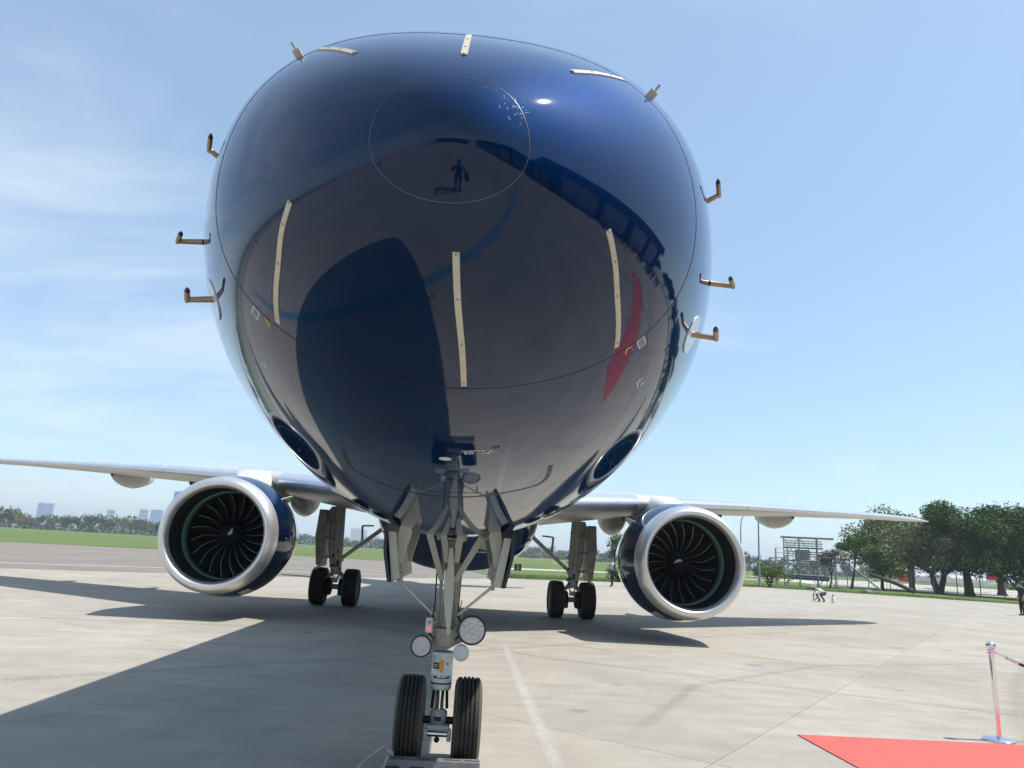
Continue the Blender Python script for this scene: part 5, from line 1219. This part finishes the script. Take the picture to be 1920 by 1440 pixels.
# ------------------------------------------------------------------ right hand side furniture
lp = local(empty('lamp_post', (0, 0, 0))); tag(lp, 'straight blue grey lamp post beside the round shrub', 'lamp post')
MB().tube([(0, 0, 0), (0, 0, 6.7)], [.10, .06], 10).build('pole', M['lamp_post'], lp); MB().box((.4, 0, 6.75), (1.0, .25, .12), None, .03).build('lamp_head', M['lamp_post'], lp); lp.location = (27.9, 65.2, 0)
lp = local(empty('lamp_post', (0, 0, 0))); tag(lp, 'curved arm street lamp rising behind the right engine', 'lamp post')
MB().tube([(0, 0, 0), (0, 0, 6.2), (.1, 0, 7.3), (.45, 0, 8.1), (1.0, 0, 8.5)], [.10, .07, .055, .05, .045], 8).build('pole', M['lamp_post'], lp); MB().box((1.25, 0, 8.5), (.7, .25, .12), None, .03).build('lamp_head', M['lamp_post'], lp); lp.location = (34.3, 86.0, 0)
lp = copy_tree(lp); lp.location = (61.5, 84.0, 0); tag(lp, 'street lamp standing half hidden between the trees at the right', 'lamp post')
# steel access stand
st = local(empty('access_stand', (0, 0, 0))); tag(st, 'galvanised steel access stand with stairs and railed decks behind the grass', 'access stand')
def bar(p, q, r=.05): return MB().tube([p, q], r, 6)
for x in (0, 1.6, 3.4, 5.2):
    for y in (0, 2.2): bar((x, y, 0), (x, y, 5.2 if x < 4.5 else 3.4), .06).build('column', M['scaf'], st)
for z, x1 in ((2.7, 6.6), (4.1, 4.0)): MB().box((x1 / 2, 1.1, z), (x1, 2.3, .10)).build('deck', M['scaf_dark'], st)
MB().box((2.4, 1.1, 5.2), (5.4, 2.5, .12)).build('top_frame', M['scaf'], st)
for z, x1 in ((3.2, 6.6), (3.7, 6.6), (4.6, 4.0), (1.0, 5.2)):
    for y in (0, 2.2): bar((0, y, z), (x1, y, z), .035).build('rail', M['scaf'], st)
for z in (1.7, 2.2, 3.45, 4.35, 4.85):
    for y in (0, 2.2): bar((0, y, z), (5.2 if z < 3 else 3.9, y, z), .028).build('rail', M['scaf'], st)
for k in range(9):
    x = .3 + .44 * k; bar((x, 0, 4.1), (x, 0, 4.9), .022).build('baluster', M['scaf'], st)
for (p, q) in (((0, 2.2, 0), (1.6, 2.2, 2.7)), ((3.4, 0, 0), (5.2, 0, 2.7)), ((1.6, 2.2, 2.7), (0, 2.2, 5.2)), ((1.6, 0, 0), (0, 0, 2.7)), ((5.2, 0, 0), (3.4, 0, 2.7))): bar(p, q, .03).build('diagonal', M['scaf'], st)
MB().box((1.9, 1.0, 3.35), (1.5, 1.4, 1.1), None, .05).build('equipment_cabinet', M['gear_dirty'], st)
for k in range(14):
    x = .45 * k
    if x < 6.6: bar((x, 0, 2.7), (x, 0, 3.7), .022).build('baluster', M['scaf'], st)
for (p, q) in (((0, 0, 0), (1.6, 0, 2.7)), ((1.6, 0, 2.7), (3.4, 0, 0)), ((0, 0, 2.7), (1.6, 0, 5.2)), ((3.4, 0, 2.7), (1.6, 0, 5.2)), ((3.4, 2.2, 0), (5.2, 2.2, 2.7))): bar(p, q, .035).build('diagonal', M['scaf'], st)
for y in (.2, 1.2): bar((6.4, y, 2.7), (9.4, y, .2), .06).build('stair_stringer', M['scaf'], st)
for k in range(9): MB().box((6.6 + .32 * k, .7, 2.45 - .27 * k), (.26, 1.0, .04)).build('stair_tread', M['scaf_dark'], st)
MB().box((2.2, 1.1, .95), (4.6, 1.6, .5)).build('chassis', M['scaf_dark'], st)
st.location = (35.4, 76.5, 0); st.rotation_euler = (0, 0, rad(-24))
sm = local(empty('stair_stand', (0, 0, 0))); tag(sm, 'narrow grey railed stair stand at the left end of the access stand', 'access stand')
for x in (0, 1.2):
    for y in (0, 1.2): bar((x, y, 0), (x, y, 3.9), .05).build('column', M['scaf'], sm)
MB().box((.6, .6, 2.9), (1.4, 1.4, .08)).build('deck', M['scaf'], sm)
for z in (3.4, 3.9): bar((0, 0, z), (1.2, 0, z), .03).build('rail', M['scaf'], sm)
bar((0, 0, 0), (1.2, 0, 2.9), .03).build('diagonal', M['scaf'], sm); sm.location = (33.6, 74.4, 0); sm.rotation_euler = (0, 0, rad(-20))
# wire fence below the trees
fc = local(empty('wire_fence', (0, 0, 0))); tag(fc, 'pale wire mesh fence running below the trees at the right', 'fence')
F0, F1 = Vector((44, 84, 0)), Vector((84, 64, 0)); nf = 20; fdir = (F1 - F0) / nf
wm = MB()
for k in range(nf + 1):
    p = F0 + fdir * k; bar(p, p + Vector((0, 0, 2.2)), .055).build('fence_post', M['fence'], fc)
for k in range(9): wm.tube([F0 + Vector((0, 0, .2 + .23 * k)), F1 + Vector((0, 0, .2 + .23 * k))], .012, 4, False)
for k in range(nf * 7):
    p = F0 + (F1 - F0) * k / (nf * 7); wm.tube([p + Vector((0, 0, .15)), p + Vector((0, 0, 2.05))], .010, 4, False)
wo = wm.build('wire_mesh', M['fence'], fc); wo['kind'] = 'stuff'
# parked aircraft glimpsed between the trunks
pk = local(empty('parked_aircraft', (0, 0, 0))); tag(pk, 'white and red parked aircraft half hidden behind the trees', 'airplane')
MB().lathe([(-9, .1), (-8.6, .55), (-7.6, 1.0), (-6, 1.2), (5, 1.2), (8, .9), (10.5, .3), (11, .05)], (0, 0, 2.6), (1, 0, 0), 24).build('fuselage', M['white'], pk)
MB().lathe([(-7.5, 1.03), (-5.9, 1.22), (-4.6, 1.22), (-4.2, 1.2)], (0, 0, 2.6), (1, 0, 0), 24).build('red_band', M['plane_red'], pk)
MB().prism([(8.2, -.1, 3.2), (11.0, -.1, 3.2), (11.6, -.1, 7.2), (10.2, -.1, 7.2)], .2, (0, 1, 0)).build('tail_fin', M['plane_red'], pk)
MB().prism([(9.8, -.14, 5.8), (11.3, -.14, 5.8), (11.45, -.14, 6.5), (10.0, -.14, 6.5)], .28, (0, 1, 0)).build('fin_flash', M['plane_blue'], pk)
MB().box((0, 0, 3.6), (2.2, 22, .25), None, .05).build('wing', M['white'], pk); MB().box((10.6, 0, 7.2), (1.2, 6, .14)).build('tailplane', M['white'], pk)
for s in (-1, 1): MB().lathe([(-2.2, .1), (-1.8, .4), (1.5, .45), (2.4, .1)], (0, s * 4, 3.3), (1, 0, 0), 16).build('engine', M['white'], pk); bar((.3, s * 1.6, .3), (.3, s * 1.3, 2.2), .09).build('gear_leg', M['gear'], pk)
bar((-6.6, 0, .3), (-6.6, 0, 1.8), .08).build('gear_leg', M['gear'], pk)
pk.location = (77.5, 113.0, 0); pk.rotation_euler = (0, 0, rad(-30)); pk.scale = (.78, .78, .62)
# airfield bits
sg = local(empty('taxiway_sign', (0, 0, 0))); tag(sg, 'small black taxiway marker board with a pale S on the grass', 'sign')
MB().box((0, 0, .52), (.62, .10, .56), None, .02).build('board', M['label_black'], sg); MB().tube([(-.2, 0, 0), (-.2, 0, .3)], .03, 6).tube([(.2, 0, 0), (.2, 0, .3)], .03, 6).build('leg', M['scaf'], sg)
cu = bpy.data.curves.new('sign_letter', 'FONT'); cu.body = 'S'; cu.size = .52; cu.extrude = .006; cu.align_x = 'CENTER'; cu.align_y = 'CENTER'
to = bpy.data.objects.new('tmp', cu); COL.objects.link(to); dg = bpy.context.evaluated_depsgraph_get(); tm = bpy.data.meshes.new_from_object(to.evaluated_get(dg)); bpy.data.objects.remove(to, do_unlink=True)
tm.materials.clear(); tm.materials.append(M['label_white']); so = link('sign_letter', tm, sg); so.rotation_euler = (PI / 2, 0, 0); so.location = (0, -.062, .52)
sg.location = (5.15, 62.6, 0.01); sg.rotation_euler = (0, 0, rad(-4))
tt = local(empty('marker_frame', (0, 0, 0))); tag(tt, 'thin white T shaped marker frame standing in the grass', 'marker')
bar((0, 0, 0), (0, 0, 1.0), .035).build('post', M['c_white'], tt); MB().tube([(-.55, 0, .95), (.55, 0, .95)], .035, 6).tube([(-.55, 0, .95), (-.55, 0, 1.3)], .03, 6).tube([(.55, 0, .95), (.55, 0, 1.2)], .03, 6).build('crossbar', M['c_white'], tt); tt.location = (10.0, 72, 0.01)
for k, (x, y, lb) in enumerate(((33.6, 69.5, 'dark rounded stone at the apron edge below the stair stand'), (37.2, 66.2, 'dark rounded stone at the apron edge right of the other stone'))):
    b = MB(); r_ = random.Random(k)
    rows = [[Vector(((.55 * math.sin(a) + .05 * r_.random()) * math.cos(q), (.4 * math.sin(a)) * math.sin(q), .36 * math.cos(a))) for q in np.linspace(0, 2 * PI, 11)[:-1]] for a in np.linspace(.05, PI / 2, 6)]
    b.grid(rows, closed=True); o = b.build('edge_stone', M['scaf_dark']); o.location = (x, y - 2.8, 0); tag(o, lb, 'stone')
yb = MB(); yb.box((0, 0, .35), (.10, .10, .7)); yo = yb.build('yellow_marker', M['hivis']); yo.location = (12.9, 55.0, 0.0); tag(yo, 'small yellow marker post at the foot of the dark bush', 'marker')

# ------------------------------------------------------------------ sunlit air between here and the far town
hz = MB(); hz.box((0, 600, 29.5), (5000, 4900, 61)); ho = hz.build('haze', [])
hm = bpy.data.materials.new('air_haze'); hm.use_nodes = True; hn_ = hm.node_tree; hn_.nodes.clear()
vo = hn_.nodes.new('ShaderNodeOutputMaterial'); pv = hn_.nodes.new('ShaderNodeVolumePrincipled')
pv.inputs['Color'].default_value = (0.80, 0.88, 1.0, 1); pv.inputs['Density'].default_value = 0.00040; pv.inputs['Anisotropy'].default_value = 0.1
hn_.links.new(pv.outputs[0], vo.inputs['Volume']); ho.data.materials.append(hm); ho['kind'] = 'stuff'
